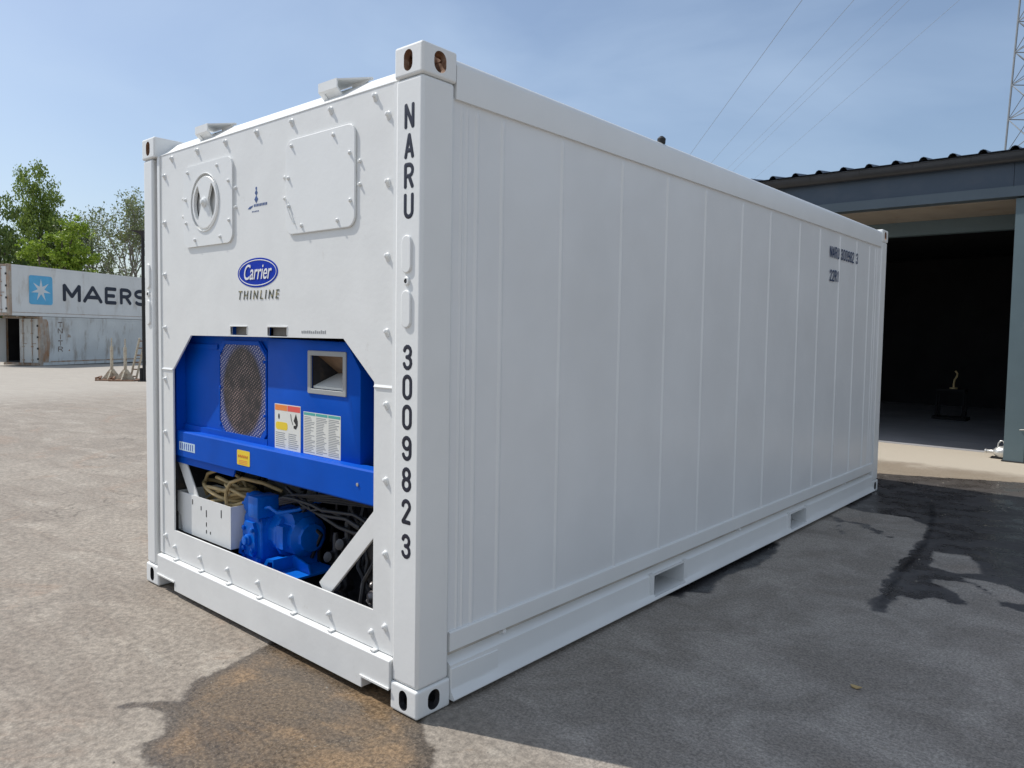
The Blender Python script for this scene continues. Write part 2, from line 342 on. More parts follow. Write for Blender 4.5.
    wn = N.new('ShaderNodeTexNoise'); wn.inputs['Scale'].default_value = 1.6; wn.inputs['Detail'].default_value = 8; LK(O, wn.inputs['Vector'])
    va = N.new('ShaderNodeMixRGB'); va.blend_type = 'ADD'; va.inputs[0].default_value = .9; LK(O, va.inputs[1]); LK(wn.outputs['Color'], va.inputs[2]); LK(va.outputs[0], vc.inputs['Vector'])
    crk = math_('MULTIPLY', rng(vc.outputs['Distance'], .004, .0012), rng(noise_(.5, 4), .50, .58))
    base = mix(math_('MULTIPLY', crk, .55), base, (.10, .085, .07))
    # cracks and scrape lines
    # paler apron in front of the workshop
    sp = N.new('ShaderNodeSeparateXYZ'); LK(O, sp.inputs[0])
    yy = math_('ADD', sp.outputs[1], math_('MULTIPLY', math_('SUBTRACT', mid, .5), 1.1))
    apr = math_('MULTIPLY', rng(yy, 7.75, 8.35), rng(sp.outputs[0], -6, -4))
    base = mix(apr, base, (.46, .41, .335))
    tan = math_('MULTIPLY', math_('MULTIPLY', rng(sp.outputs[1], 6.2, 6.9), rng(yy, 8.4, 7.7)), rng(sp.outputs[0], -5, -3))
    base = mix(math_('MULTIPLY', tan, .65), base, (.25, .20, .14))
    # dusty pale lane far off on the left
    base = mix(math_('MULTIPLY', rng(sp.outputs[0], -14, -22), .6), base, (.43, .40, .35))
    # asphalt where the container's shadow falls: greyer, with shade tone tuned into its colour
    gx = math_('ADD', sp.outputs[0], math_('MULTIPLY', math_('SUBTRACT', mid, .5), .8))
    shade_asph = math_('MULTIPLY', math_('MULTIPLY', rng(sp.outputs[1], -.02, .35), rng(sp.outputs[1], 7.2, 6.7)), rng(gx, -1.2, -.4))
    base = mix(math_('MULTIPLY', shade_asph, .55), base, mix(rng(mid, .35, .65), (.24, .215, .19), (.39, .355, .32)))
    base = mix(shade_asph, base, mix(1, base, rng(noise_(80, 5, .8), .36, .64, .68, 1.34), 'MULTIPLY'))
    ndist = math_('ADD', math_('MULTIPLY', math_('SUBTRACT', noise_(7, 6, .6), .5), .16), math_('MULTIPLY', math_('SUBTRACT', noise_(45, 3), .5), .03))
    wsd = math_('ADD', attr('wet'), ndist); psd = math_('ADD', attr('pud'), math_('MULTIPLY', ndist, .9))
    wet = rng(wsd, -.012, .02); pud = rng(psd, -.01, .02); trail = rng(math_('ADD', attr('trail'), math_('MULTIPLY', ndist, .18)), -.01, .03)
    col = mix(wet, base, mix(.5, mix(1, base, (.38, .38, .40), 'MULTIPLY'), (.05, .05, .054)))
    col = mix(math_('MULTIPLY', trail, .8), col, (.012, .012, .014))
    pn = noise_(2.6, 6, .6, .8)
    wetcol = mix(rng(pn, .42, .60), (.125, .094, .064), (.20, .135, .078))
    wetcol = mix(rng(psd, .0, .13), (.085, .070, .056), wetcol)
    wetcol = mix(math_('MULTIPLY', rng(stk, .47, .55), .5), wetcol, (.075, .062, .05))
    wetcol = mix(1, wetcol, rng(noise_(55, 5, .8), .35, .65, .55, 1.5), 'MULTIPLY')
    wetcol = mix(math_('MULTIPLY', rng(grit, .58, .68), .6), wetcol, (.36, .29, .20))
    col = mix(pud, col, wetcol)
    LK(col, P.inputs['Base Color'])
    anyw = math_('MAXIMUM', wet, pud)
    rg = mix(anyw, rng(fine, .3, .7, .8, .95), rng(noise_(4, 5), .38, .60, .14, .5))
    LK(rg, P.inputs['Roughness'])
    P.inputs['Specular IOR Level'].default_value = .35
    h = math_('ADD', math_('MULTIPLY', fine, .42), math_('ADD', math_('MULTIPLY', vo.outputs['Distance'], -.16), math_('MULTIPLY', mid, .9)))
    b = N.new('ShaderNodeBump'); b.inputs['Distance'].default_value = .011; LK(rng(anyw, 0, 1, 1.0, .55), b.inputs['Strength']); LK(h, b.inputs['Height']); LK(b.outputs[0], P.inputs['Normal'])
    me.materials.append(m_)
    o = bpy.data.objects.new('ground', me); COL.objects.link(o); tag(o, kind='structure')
build_ground()

# ------------------------------------------------------------------ the refrigerated container
W_, LN, H_ = 2.438, 6.058, 2.591
C = thing('refrigerated_container', (0, 0, 0))
tag(C, 'freshly painted white twenty foot refrigerated container with blue cooling machinery in its end', 'shipping container')

def casting(name, x0, x1, y0, y1, z0, z1, ex, ey):
    """hollow corner casting; ex / ey: side (-1, +1) of the outer end and side faces"""
    bm = bmesh.new(); box(bm, x0, x1, y0, y1, z0, z1); bevel(bm, .010, 3)
    t = .026; c = bmesh.new(); box(c, x0+t, x1-t, y0+t, y1-t, z0+t, z1-t)
    cx, cy, cz = (x0+x1)/2, (y0+y1)/2, (z0+z1)/2
    c2 = bmesh.new()
    yo = y0 if ey < 0 else y1
    prism(c2, rrect(cx-.025, cx+.025, cz-.04, cz+.04, .0249), 'y', yo-.05, yo+.05)
    c3 = bmesh.new(); xo = x0 if ex < 0 else x1
    prism(c3, rrect(cy-.031, cy+.031, cz-.040, cz+.040, .030), 'x', xo-.05, xo+.05)
    top = z1 > 1; c4 = bmesh.new(); zo = z1 if top else z0
    prism(c4, rrect(cx-.032, cx+.032, cy-.062, cy+.062, .03), 'z', zo-.05, zo+.05)
    bm = cut(bm, [c, c2, c3, c4])
    for f in bm.faces:
        p = f.calc_center_median()
        inside = min(p.x-x0, x1-p.x, p.y-y0, y1-p.y, p.z-z0, z1-p.z) > .012
        f.material_index = 1 if inside else 0
    return obj(name, bm, [WHITE, RUST if top else DARK], C)
CW, CD, CH = .162, .178, .118
for ex in (-1, 1):
    for ey in (-1, 1):
        for z0 in (0.004, H_-CH):
            x0 = -W_ if ex < 0 else -CW; y0 = 0 if ey < 0 else LN-CD
            casting('corner_casting', x0, x0+CW, y0, y0+CD, z0, z0+CH-(.004 if z0 < 1 else 0), ex, ey)
# corner posts
for ex in (-1, 1):
    for ey in (-1, 1):
        x0, x1 = (-W_+.005, -W_+CW-.042) if ex < 0 else (-CW+.003, -.005)
        y0, y1 = (.005, CD-.006) if ey < 0 else (LN-CD+.006, LN-.005)
        bm = bmesh.new(); box(bm, x0, x1, y0, y1, CH+.001, H_-CH-.001); bevel(bm, .014, 3)
        post = obj('corner_post', bm, WHITE, C, smooth=-1)
        if ey < 0:
            cx = (x0+x1)/2
            for a, b in ((1.735, 1.879), (1.526, 1.67)):
                bm = bmesh.new(); prism(bm, rrect(cx-.027, cx+.027, a, b, .0265), 'y', -.003, .02); bevel(bm, .004, 2, 50)
                obj('stiffener_boss', bm, WHITE, post, smooth=-1)
            bm = bmesh.new(); lathe(bm, (cx, .012, 1.705), (0, -1, 0), [(.017, 0), (.017, .012), (.014, .015), (.009, .015), (.009, .002)], 20)
            for f in bm.faces:
                if math.hypot(f.calc_center_median().x-cx, f.calc_center_median().z-1.705) < .0095: f.material_index = 1
            obj('plug_hole', bm, [WHITE, BLACK], post, smooth=40)
            if ex > 0:
                for ch, z in zip('NARU3009823', (2.326, 2.214, 2.102, 1.990, 1.413, 1.298, 1.182, 1.062, .940, .814, .677)):
                    bm = bmesh.new(); glyph(bm, ch, MF(-.0765, .0045, z), .041, .083, .017, .10); obj('painted_character', bm, NAVY, post, smooth=60)

# long sides: sheet with welded seams, profile extruded upwards
def side_wall(xo, sgn):
    seams = [(y_+.018*(y_+1.87)/2.15, w__) for y_, w__ in [(.205, .004), (.235, .004), (.290, .009), (.442, .010), (.845, .010), (1.34, .010), (1.79, .010), (2.24, .010), (2.75, .010), (3.20, .010), (3.75, .010), (4.18, .010), (4.655, .010), (5.10, .010), (5.48, .010), (5.66, .005), (5.72, .005)]]
    pr = [(CD-.004, xo)]
    for s, wd in seams:
        h = .006*sgn if wd > .006 else .004*sgn
        pr += [(s-wd-.004, xo), (s-wd*.4, xo+h), (s+wd*.4, xo+h), (s+wd+.004, xo)]
    pr += [(LN-CD+.004, xo)]
    # rib ends shallow out just below the rail: two levels
    lv = [(.296, 1), (.30, 1), (2.375, 1), (2.405, 0), (2.425, 0)]
    bm = bmesh.new(); rows = []
    for z, k in lv: rows.append([bm.verts.new((xo+(x-xo)*k, y, z)) for y, x in pr])
    for a, b in zip(rows, rows[1:]):
        for i in range(len(pr)-1): bm.faces.new((a[i], a[i+1], b[i+1], b[i]))
    back = [bm.verts.new((xo-.05*sgn, y, z)) for y, z in ((CD, .296), (LN-CD, .296), (LN-CD, 2.425), (CD, 2.425))]
    bm.faces.new(back)
    return obj('side_wall', bm, SIDEW, C)
side_wall(-.018, 1); side_wall(-W_+.018, -1)
for sgn, xo in ((1, 0.), (-1, -W_)):
    q = lambda x: xo-sgn*x
    # top rail
    bm = bmesh.new(); prism(bm, [(q(.004), 2.418), (q(.003), 2.540), (q(.009), 2.558), (q(.022), 2.572), (q(.045), 2.580), (q(.075), 2.582), (q(.075), 2.57), (q(.03), 2.418)], 'y', CD+.001, LN-CD-.001)
    obj('top_rail', bm, WHITE, C, smooth=50)
    # bottom rail: strip, groove and channel with a turned out lip
    bm = bmesh.new()
    prof = [(.010, .302), (.006, .296), (.006, .222), (.042, .206), (.042, .190), (.012, .172), (.003, .164), (.002, .085), (-.004, .060), (-.022, .036), (-.024, .030), (-.020, .025), (.06, .025), (.06, .302)]
    ny = 60; rows = []
    for i in range(ny+1):
        y = CD+.001+(LN-2*CD-.002)*i/ny; wv = .009*noise.noise(Vector((y*2.1, sgn*3, 0)))+.004*noise.noise(Vector((y*7, 0, 0)))
        rows.append([bm.verts.new((q(x)+(sgn*wv if z < .05 else 0), y, z+(wv*.7 if z < .05 else 0))) for x, z in prof])
    for a, b in zip(rows, rows[1:]):
        for i in range(len(prof)): j = (i+1) % len(prof); bm.faces.new((a[i], a[j], b[j], b[i]))
    bm.faces.new(rows[0]); bm.faces.new(rows[-1])
    cs = []
    for y0, y1 in ((1.745, 2.085), (3.755, 4.075)):
        c = bmesh.new(); box(c, min(q(-.05), q(.07)), max(q(-.05), q(.07)), y0-.003, y1+.003, .044, .161); cs.append(c)
    bm = cut(bm, cs)
    for f in bm.faces:
        c_ = f.calc_center_median()
        if .186 < c_.z < .216 and sgn*(xo-c_.x) > .02: f.material_index = 1
    rail = obj('bottom_rail', bm, [WHITE, GRIME], C, smooth=25)
    for y0, y1 in ((1.745, 2.085), (3.755, 4.075)):
        bm = bmesh.new(); t = .012
        # sleeve of the forklift pocket with a welded collar at each end
        for a, b, c_, d in ((y0, y1, .158, .170), (y0, y1, .034, .046), (y0-.04, y0, .034, .175), (y1, y1+.04, .034, .175)):
            if a != b and c_ in (.158, .034) and b-a > .1:
                box(bm, min(q(-.001), q(.9)), max(q(-.001), q(.9)), a+.0005, b-.0005, c_+.0008, d-.0008)
            else:
                box(bm, min(q(-.006), q(.30)), max(q(-.006), q(.30)), a, b, c_, d)
        obj('forklift_pocket', bm, WHITE, rail)
    bm = bmesh.new(); prism(bm, [(CD+.004, .03), (.46, .03), (.46, .145), (CD+.004, .152)], 'x', q(.012), q(-.002)); bevel(bm, .002, 1)
    obj('gusset_plate', bm, WHITE, rail)
    for y in (.52, 2.9, 5.1):
        bm = bmesh.new(); lathe(bm, (q(.044), y, .197), (sgn, 0, .3), [(.012, 0), (.012, .026), (.008, .03)], 12); obj('rail_stud', bm, WHITE, rail, smooth=40)
# roof, rear end
bm = bmesh.new(); box(bm, -W_+.0755, -.0755, .161, LN-CD-.001, 2.53, 2.568); obj('roof', bm, WHITE, C)
bm = bmesh.new(); box(bm, -W_+CW+.001, -CW-.001, LN-.09, LN-.02, .13, 2.52)
obj('rear_door', bm, WHITE, C)
bm = bmesh.new(); box(bm, -W_+CW, -CW, LN-CD, LN-.005, .02, .129); obj('door_sill', bm, WHITE, C)
bm = bmesh.new(); box(bm, -W_+CW, -CW, LN-.1, LN-.005, 2.521, 2.585); obj('door_header', bm, WHITE, C)
bm = bmesh.new(); box(bm, -W_+.051, -.051, .70, LN-.10, .13, .16); obj('floor_deck', bm, DARK, C)
bm = bmesh.new(); lathe(bm, (-.035, 1.765, 2.575), (0, 0, 1), [(.022, 0), (.024, .025), (.016, .034), (.008, .040)], 14); obj('roof_cap', bm, BLACK, C, smooth=40)

# front end frame -------------------------------------------------
XL, XR = -W_+CW-.001, -CW+.001      # inside faces of the posts
YP = .022
bm = bmesh.new()
prism(bm, [(XL, .205), (XR, .205), (XR, 2.476), (XL, 2.476)], 'y', YP, YP+.009)
c1 = bmesh.new(); prism(c1, [(-2.112, .362), (-.302, .362), (-.302, 1.306), (-.512, 1.478), (-1.895, 1.472), (-2.112, 1.276)], 'y', -.1, .2)
c2 = bmesh.new(); prism(c2, rrect(-1.462, -1.302, 1.481, 1.524, .004, 2), 'y', -.1, .2)
c3 = bmesh.new(); prism(c3, rrect(-1.112, -.945, 1.480, 1.522, .004, 2), 'y', -.1, .2)
c4 = bmesh.new(); prism(c4, ell(-1.705, 2.1655, .125, .125), 'y', -.1, .2)
bm = cut(bm, [c1, c2, c3, c4])
FP = obj('front_panel', bm, WHITE2, C)
for x0, x1 in ((-1.462, -1.302), (-1.112, -.945)):
    bm = bmesh.new()
    box(bm, x0-.01, x1+.01, YP+.035, YP+.05, 1.482, 1.53)
    obj('slot_backing', bm, GREYB, FP)
    bm = bmesh.new()
    for a, b, c_, d in ((x0-.004, x1+.004, 1.5235, 1.527),): box(bm, a, b, YP-.004, YP+.005, c_, d)
    for a, b in ((x0-.004, x0), (x1, x1+.004)): box(bm, a, b, YP-.002, YP+.005, 1.486, 1.522)
    obj('slot_rim', bm, WHITE, FP)
# header slope and ledges
bm = bmesh.new(); prism(bm, [(YP-.002, 2.4765), (YP-.002, 2.480), (.056, 2.504), (.125, 2.563), (.16, 2.5745), (.16, 2.4765)], 'x', XL, XR); obj('front_header', bm, WHITE, C, smooth=20)
bm = bmesh.new(); box(bm, XL, XL+.03, YP-.006, YP, .21, 2.475); obj('panel_edge_strip', bm, WHITE, FP)
bm = bmesh.new(); box(bm, XR-.022, XR-.003, YP-.005, YP, .21, 2.47); obj('panel_edge_strip', bm, WHITE, FP)
for x0, x1, z in ((-.30, -.184, 1.287), (XL+.03, -2.112, 1.276)):
    bm = bmesh.new(); prism(bm, [(YP, z+.010), (YP-.005, z), (YP, z-.006)], 'x', x0, x1); obj('weld_seam', bm, WHITE, FP)
# bottom beam with the two notches and bright top ledge
bm = bmesh.new(); prism(bm, [(-.004, .030), (-.004, .192), (0, .198), (YP+.03, .203), (YP+.03, .03)], 'x', XL, XR)
cc = []
for x0, x1 in ((XL-.02, -2.062), (-.343, XR+.02)):
    c = bmesh.new(); box(c, x0, x1, -.1, .2, -.1, .079); cc.append(c)
bm = cut(bm, cc); bevel(bm, .003, 1, 50); BB = obj('bottom_beam', bm, WHITE2, C)
for x0, x1 in ((XL, -2.062), (-.343, XR)):
    bm = bmesh.new(); box(bm, x0, x1, YP+.031, .40, .079, .09); xx = x1 if x0 == XL else x0-.006
    box(bm, xx-.001, xx+.007, YP+.031, .40, .031, .078); box(bm, x0, x1, .41, .415, .02, .078)
    box(bm, x0-.008 if x0 != XL else x0, x1+(.008 if x0 == XL else 0), -.010, -.0045, .079, .087)
    obj('notch_lining', bm, WHITE2, BB)
bm = bmesh.new(); box(bm, XL, XR, .10, .14, .03, .2); obj('cross_member', bm, DARK, C)
# bolts: one mesh, copied round the panel
bm = bmesh.new(); lathe(bm, (0, 0, 0), (0, -1, 0), [(.0155, 0), (.015, .003), (.012, .005), (.0095, .011), (.0105, .0115), (.010, .017), (.006, .019)], 10)
for v in bm.verts:
    if v.co.y > -.008 and v.co.z < -.006: v.co.z -= .012
bmesh.ops.scale(bm, vec=(.85, .85, .85), verts=bm.verts); bolt = obj('panel_bolt', bm, WHITE, FP, smooth=35); bolt.location = (-2.1, YP, 2.447); pts = []
for k in range(1, 7): pts.append((-2.1+.2993*k, 2.446))
for z in (2.36, 2.10, 1.81, 1.512, 1.221, .916, .617, .316): pts += [(-.221, z), (-2.188-(2.36-z)*.012, z)]
for k in range(7): pts.append((-2.1+.2985*k, .270))
for x, z in pts: inst(bolt, (x, YP, z))
for k in range(7):      # little tabs on the ledge under the sill bolts
    bm = bmesh.new(); x = -2.07+.2985*k; box(bm, x-.012, x+.012, -.001, YP-.001, .2005, .208); obj('ledge_tab', bm, WHITE, BB)

# lifting brackets on the header
BRK = []
for xx in (-.735, -1.878):
    bm = bmesh.new(); t = .007; org(0, -.075, .004)
    prof = [(-.030, 2.588), (-.030, 2.550), (.012, 2.512), (.012+.001, 2.512+t), (-.023, 2.553), (-.023, 2.581), (.07, 2.581), (.07, 2.588)]
    prism(bm, prof, 'x', xx, xx+.135)
    c = bmesh.new(); prism(c, [(-.040, 2.53), (-.013, 2.558), (.020, 2.528), (-.006, 2.50)], 'x', xx+.035, xx+.095)
    c_ = bmesh.new(); prism(c_, [(-.030, 2.532), (-.017, 2.546), (.003, 2.527), (-.010, 2.513)], 'x', xx+.032, xx+.098)
    c.free(); bm = cut(bm, [c_])
    br = obj('lifting_bracket', bm, WHITE, C); org()
    bm = bmesh.new(); prism(bm, [(xx+.1355, -.026), (xx+.1355, .068), (xx+.26, .068), (xx+.27, .055)], 'z', 2.581, 2.587)
    prism(bm, [(xx+.1355, 2.5805), (xx+.1355, 2.53), (xx+.26, 2.5805)], 'y', .050, .056)
    org(); BRK.append((br, bm))

for br, bm in BRK:
    bmesh.ops.translate(bm, verts=bm.verts, vec=(0, .075, -.004)); obj('bracket_gusset', bm, WHITE2, br)

# access hatches --------------------------------------------------
def hatch(x0, x1, z0, z1, vent):
    bm = bmesh.new(); prism(bm, rrect(x0, x1, z0, z1, .05), 'y', YP-.010, YP-.0002)
    cx, cz = (x0+x1)/2-.02, (z0+z1)/2+.01
    if vent:
        c = bmesh.new(); prism(c, ell(cx, cz, .150, .150), 'y', YP-.06, YP+.02); bm = cut(bm, [c])
    else: bevel(bm, .004, 2, 50)
    h = obj('vent_hatch' if vent else 'access_hatch', bm, WHITE, C)
    pts = [(x0+.05, z1-.03), (x1-.15, z1-.03), (x0+.13, z0+.035), (x1-.12, z0+.035), (x0+.03, z0+.13), (x1-.035, z1-.12), (x0+.025, z1-.17), (x1-.03, z0+.11), (x1+.022, z1-.16), (x1+.022, z0+.17), (x0-.02, z0+.17), (x0-.02, z1-.16)]
    b0 = None
    for k, (x, z) in enumerate(pts):
        y = YP-.010 if x0 < x < x1 else YP
        if b0 is None:
            bm = bmesh.new(); lathe(bm, (0, 0, 0), (0, -1, 0), [(.009, 0), (.009, .004), (.006, .006), (.005, .011)], 8); b0 = obj('hatch_bolt', bm, WHITE, h, smooth=35); b0.location = (x, y, z)
        else: inst(b0, (x, y, z), h)
    if vent:
        bm = bmesh.new(); lathe(bm, (cx, YP-.001, cz), (0, -1, 0), [(.136, 0), (.136, .008), (.132, .012), (.02, .012)], 40)
        cs = []
        for s in (-1, 1):
            c = bmesh.new(); pp = [(cx+s*.035, cz-.012)]+[(cx+s*.118*math.cos(R(a)), cz+.118*math.sin(R(a))) for a in range(-52, 53, 8)]+[(cx+s*.035, cz+.012)]
            prism(c, pp, 'y', YP-.06, YP+.06); cs.append(c)
        bm = cut(bm, cs); d = obj('vent_disc', bm, WHITE, h)
        bm = bmesh.new(); prism(bm, ell(cx, cz, .13, .13), 'y', YP+.016, YP+.020); obj('vent_backing', bm, WHITE2, h)
        bm = bmesh.new(); lathe(bm, (cx, YP-.013, cz), (0, -1, 0), [(.026, 0), (.026, .006), (.014, .010), (.013, .018), (.007, .020)], 16); obj('wing_nut', bm, WHITE, d, smooth=35)
        bm = bmesh.new(); tube(bm, [(cx+.149*math.cos(R(a)), YP-.013, cz+.149*math.sin(R(a))) for a in range(0, 361, 9)], .0025, 6, cap=False); obj('disc_ring', bm, WHITE, h, smooth=60)
    else:
        bm = bmesh.new(); tube(bm, [(x0+.015, YP-.015, z0+.16), (x0+.03, YP-.020, z0+.12), (x0+.06, YP-.018, z0+.07), (x0+.078, YP-.015, z0+.045)], .003, 6); obj('retaining_wire', bm, WHITE, h, smooth=60)
hatch(-1.945, -1.425, 1.943, 2.368, True); hatch(-.942, -.424, 1.940, 2.364, False)

# markings on the panel ------------------------------------------
bm = bmesh.new(); prism(bm, ell(-1.204, 1.783, .184, .071), 'y', YP-.0012, YP-.0002); lg = obj('oval_badge', bm, LOGOB, FP, label='blue oval badge reading Carrier')
bm = bmesh.new()
ring = [((-1.204+.170*math.cos(R(a)), YP-.0018, 1.783+.0605*math.sin(R(a)))) for a in range(0, 361, 8)]
tube(bm, ring, .0022, 6, cap=False)
for v in bm.verts: v.co.y = YP-.0018+(v.co.y-YP+.0018)*.3
obj('badge_ring', bm, LOGOW, lg)
text('badge_lettering', 'Carrier', .104, LOGOW, lg, MF(-1.208, YP-.0028, 1.783), bold=.0006, shear=.32, sx=.80)
text('lettering', 'THINLINE', .062, GOLD, FP, MF(-1.202, YP-.0015, 1.675), bold=.0, shear=.22, sx=.97, spacing=1.52)
bm = bmesh.new()
for cz, h, wd in ((2.163, .016, .013), (2.132, .020, .017)):
    prism(bm, [(-1.212-wd, cz), (-1.212, cz+h), (-1.212+wd, cz), (-1.212, cz-h*.9)], 'y', YP-.001, YP-.0002)
prism(bm, ell(-1.212, 2.184, .007, .008, 12), 'y', YP-.001, YP-.0002)
em = obj('small_emblem', bm, EMBL, FP, label='tiny dark blue emblem above a thin swoosh')
bm = bmesh.new(); prism(bm, [(-1.29, 2.092), (-1.272, 2.102), (-1.24, 2.106), (-1.25, 2.098), (-1.268, 2.090)], 'y', YP-.001, YP-.0002)
for k in range(9): prism(bm, [(-1.232+k*.0135, 2.098), (-1.224+k*.0135, 2.098), (-1.224+k*.0135, 2.110), (-1.232+k*.0135, 2.110)], 'y', YP-.001, YP-.0002)
for k in range(5): prism(bm, [(-1.25+k*.013, 2.073), (-1.243+k*.013, 2.073), (-1.243+k*.013, 2.079), (-1.25+k*.013, 2.079)], 'y', YP-.001, YP-.0002)
obj('emblem_print', bm, EMBL, em)
bm = bmesh.new(); random.seed(3)
for k in range(13):
    x = -.826+k*.0148; prism(bm, [(x, 1.497), (x+.009, 1.497), (x+.009, 1.497+random.uniform(.008, .016)), (x, 1.509)], 'y', YP-.0009, YP-.0002)
obj('serial_stamp', bm, INK, FP)
for word, y0_, z_ in (('NARU', 4.455, 2.227), ('300982', 4.725, 2.227), ('3', 5.135, 2.227), ('22R1', 4.47, 2.033)):
    bm = bmesh.new()
    for k, ch in enumerate(word): glyph(bm, ch, MS(-.0104, y0_+.022+k*.060, z_+.014), .036 if ch != '1' else .02, .084, .0140, .12)
    obj('side_lettering', bm, NAVY2, C, smooth=60)

# machinery recess -----------------------------------------------
bm = bmesh.new()
box(bm, -2.17, -.19, .62, .66, .20, 1.55)                    # bulkhead
box(bm, -2.20, -2.17, .046, .62, .20, 1.55); box(bm, -.19, -.17, .046, .62, .20, 1.55)
box(bm, -2.17, -.19, .15, .62, 1.53, 1.56); box(bm, -2.17, -.19, .046, .62, .22, .24)
obj('machinery_bay', bm, DARK, C)
UN = None
bm = bmesh.new(); box(bm, -2.166, -1.236, .104, .112, .93, 1.528)
c = bmesh.new(); prism(c, ell(-1.487, 1.19, .17, .215), 'y', 0, .3); bm = cut(bm, [c]); UN = obj('fan_cover', bm, BLUE, C)
bm = bmesh.new(); box(bm, -2.166, -2.135, .050, .1035, .93, 1.528); box(bm, -2.134, -1.236, .090, .1035, .93, .965); box(bm, -2.134, -1.75, .096, .1035, 1.40, 1.425)
obj('cover_flange', bm, BLUE, UN)
gx0, gx1, gz0, gz1 = -1.726, -1.247, .938, 1.452
def octa(x0, x1, z0, z1, c): return [(x0, z0+c), (x0+c, z0), (x1-c, z0), (x1, z0+c), (x1, z1-c), (x1-c*1.1, z1), (x0+c, z1), (x0, z1-c)]
bm = bmesh.new(); prism(bm, octa(gx0, gx1, gz0, gz1, .05), 'y', .092, .100)
c = bmesh.new(); prism(c, octa(gx0+.010, gx1-.010, gz0+.022, gz1-.022, .06), 'y', 0, .3); bm = cut(bm, [c]); bevel(bm, .002, 1, 50)
GR = obj('fan_grille', bm, BLUE, C)
bm = bmesh.new(); prism(bm, octa(gx0+.008, gx1-.008, gz0+.020, gz1-.020, .06), 'y', .0955, .0985)
obj('perforated_sheet', bm, GRILLE, GR)
bm = bmesh.new(); tube(bm, [(gx1-.065, .089, gz1-.002), (gx1-.004, .089, gz1-.062)], .005, 6); obj('edge_highlight_bead', bm, BLUE, GR)
bm = bmesh.new()
for x, z in ((gx0+.02, 1.2), (gx0+.02, 1.38), (gx0+.02, 1.0), (gx1-.015, 1.35), (gx1-.015, 1.08)): lathe(bm, (x, .092, z), (0, -1, 0), [(.008, 0), (.008, .005), (.004, .006)], 8)
obj('grille_screw', bm, BLUE, GR, smooth=40)
# control box
bm = bmesh.new(); prism(bm, [(-1.232, .912), (-.484, .912), (-.484, 1.340), (-.585, 1.462), (-1.232, 1.470)], 'y', .090, .30)
c = bmesh.new(); box(c, -.86, -.597, .0, .25, 1.238, 1.402); bm = cut(bm, [c]); bevel(bm, .004, 2, 40)
CB = obj('control_box', bm, BLUE, C, smooth=35)
bm = bmesh.new(); prism(bm, rrect(-.877, -.581, 1.221, 1.419, .006, 2), 'y', .084, .094)
c = bmesh.new(); box(c, -.852, -.606, .0, .3, 1.244, 1.396); bm = cut(bm, [c]); bevel(bm, .002, 1, 50); DW = obj('display_window', bm, FRAMEG, CB)
bm = bmesh.new(); prism(bm, [(.100, 1.246), (.235, 1.300), (.235, 1.31), (.100, 1.256)], 'x', -.851, -.607); obj('display_panel', bm, PAPER, DW)
bm = bmesh.new(); prism(bm, [(.235, 1.311), (.120, 1.398), (.13, 1.400), (.24, 1.32)], 'x', -.851, -.607); obj('display_hood', bm, BROWN, DW)
for a in (-.858, -.606):
    bm = bmesh.new(); box(bm, a, a+.006, .1, .24, 1.24, 1.40); obj('display_cheek', bm, DARK, DW)
# stickers
yS = .0895
def rect(bm, x0, x1, z0, z1, y0, y1): box(bm, x0, x1, y0, y1, z0, z1)
org(-.022, 0, 0)
bm = bmesh.new(); rect(bm, -1.186, -.962, .935, 1.153, yS-.0006, yS); s1 = obj('warning_label', bm, PAPER, CB, label='white warning label with orange and red headers')
bm = bmesh.new(); rect(bm, -1.182, -1.077, 1.122, 1.149, yS-.0011, yS-.0007); obj('label_header', bm, ORA, s1)
bm = bmesh.new(); rect(bm, -1.073, -.966, 1.122, 1.149, yS-.0011, yS-.0007); obj('label_header', bm, RED, s1)
bm = bmesh.new(); prism(bm, rrect(-1.176, -1.072, 1.028, 1.066, .015), 'y', yS-.0011, yS-.0007); obj('label_patch', bm, YEL, s1)
bm = bmesh.new()
prism(bm, ell(-1.148, 1.092, .007, .014, 12), 'y', yS-.0011, yS-.0007); obj('label_pictogram', bm, BLACK, s1); bm = bmesh.new(); prism(bm, [(-1.02, 1.08), (-1.0, 1.115), (-.985, 1.08), (-.985, 1.06), (-1.0, 1.04), (-1.02, 1.045), (-1.02, 1.056), (-1.0, 1.06)], 'y', yS-.0011, yS-.0007)
obj('label_pictogram', bm, BLACK, s1); bm = bmesh.new(); tube(bm, [(-1.045, yS-.001, 1.11), (-1.04, yS-.001, 1.085), (-1.025, yS-.001, 1.06)], .0015, 5); obj('label_pictogram', bm, BLACK, s1)
bm = bmesh.new(); random.seed(5)
for k in range(8):
    z = 1.012-k*.0095
    rect(bm, -1.176, -1.082-random.uniform(0, .02), z, z+.0035, yS-.0011, yS-.0007); rect(bm, -1.065, -.975-random.uniform(0, .03), z, z+.0035, yS-.0011, yS-.0007)
for k in range(3): rect(bm, -1.060, -.985, 1.03-k*.009+.0, 1.033-k*.009, yS-.0011, yS-.0007) if k > 5 else None
obj('label_print', bm, INK, s1)
bm = bmesh.new(); rect(bm, -.937, -.646, .937, 1.133, yS-.0006, yS); s2 = obj('code_list_label', bm, PAPER, CB, label='white label with three columns of small print under teal headers')
bm = bmesh.new()
for k in range(3): rect(bm, -.933+k*.0965, -.842+k*.0965, 1.118, 1.130, yS-.0011, yS-.0007)
obj('label_header', bm, TEAL, s2)
bm = bmesh.new()
for k in range(3):
    for j in range(22):
        z = 1.108-j*.0077; a = -.930+k*.0965; rect(bm, a, a+random.uniform(.05, .086), z, z+.003, yS-.0011, yS-.0007)
obj('label_print', bm, INK, s2)
org()
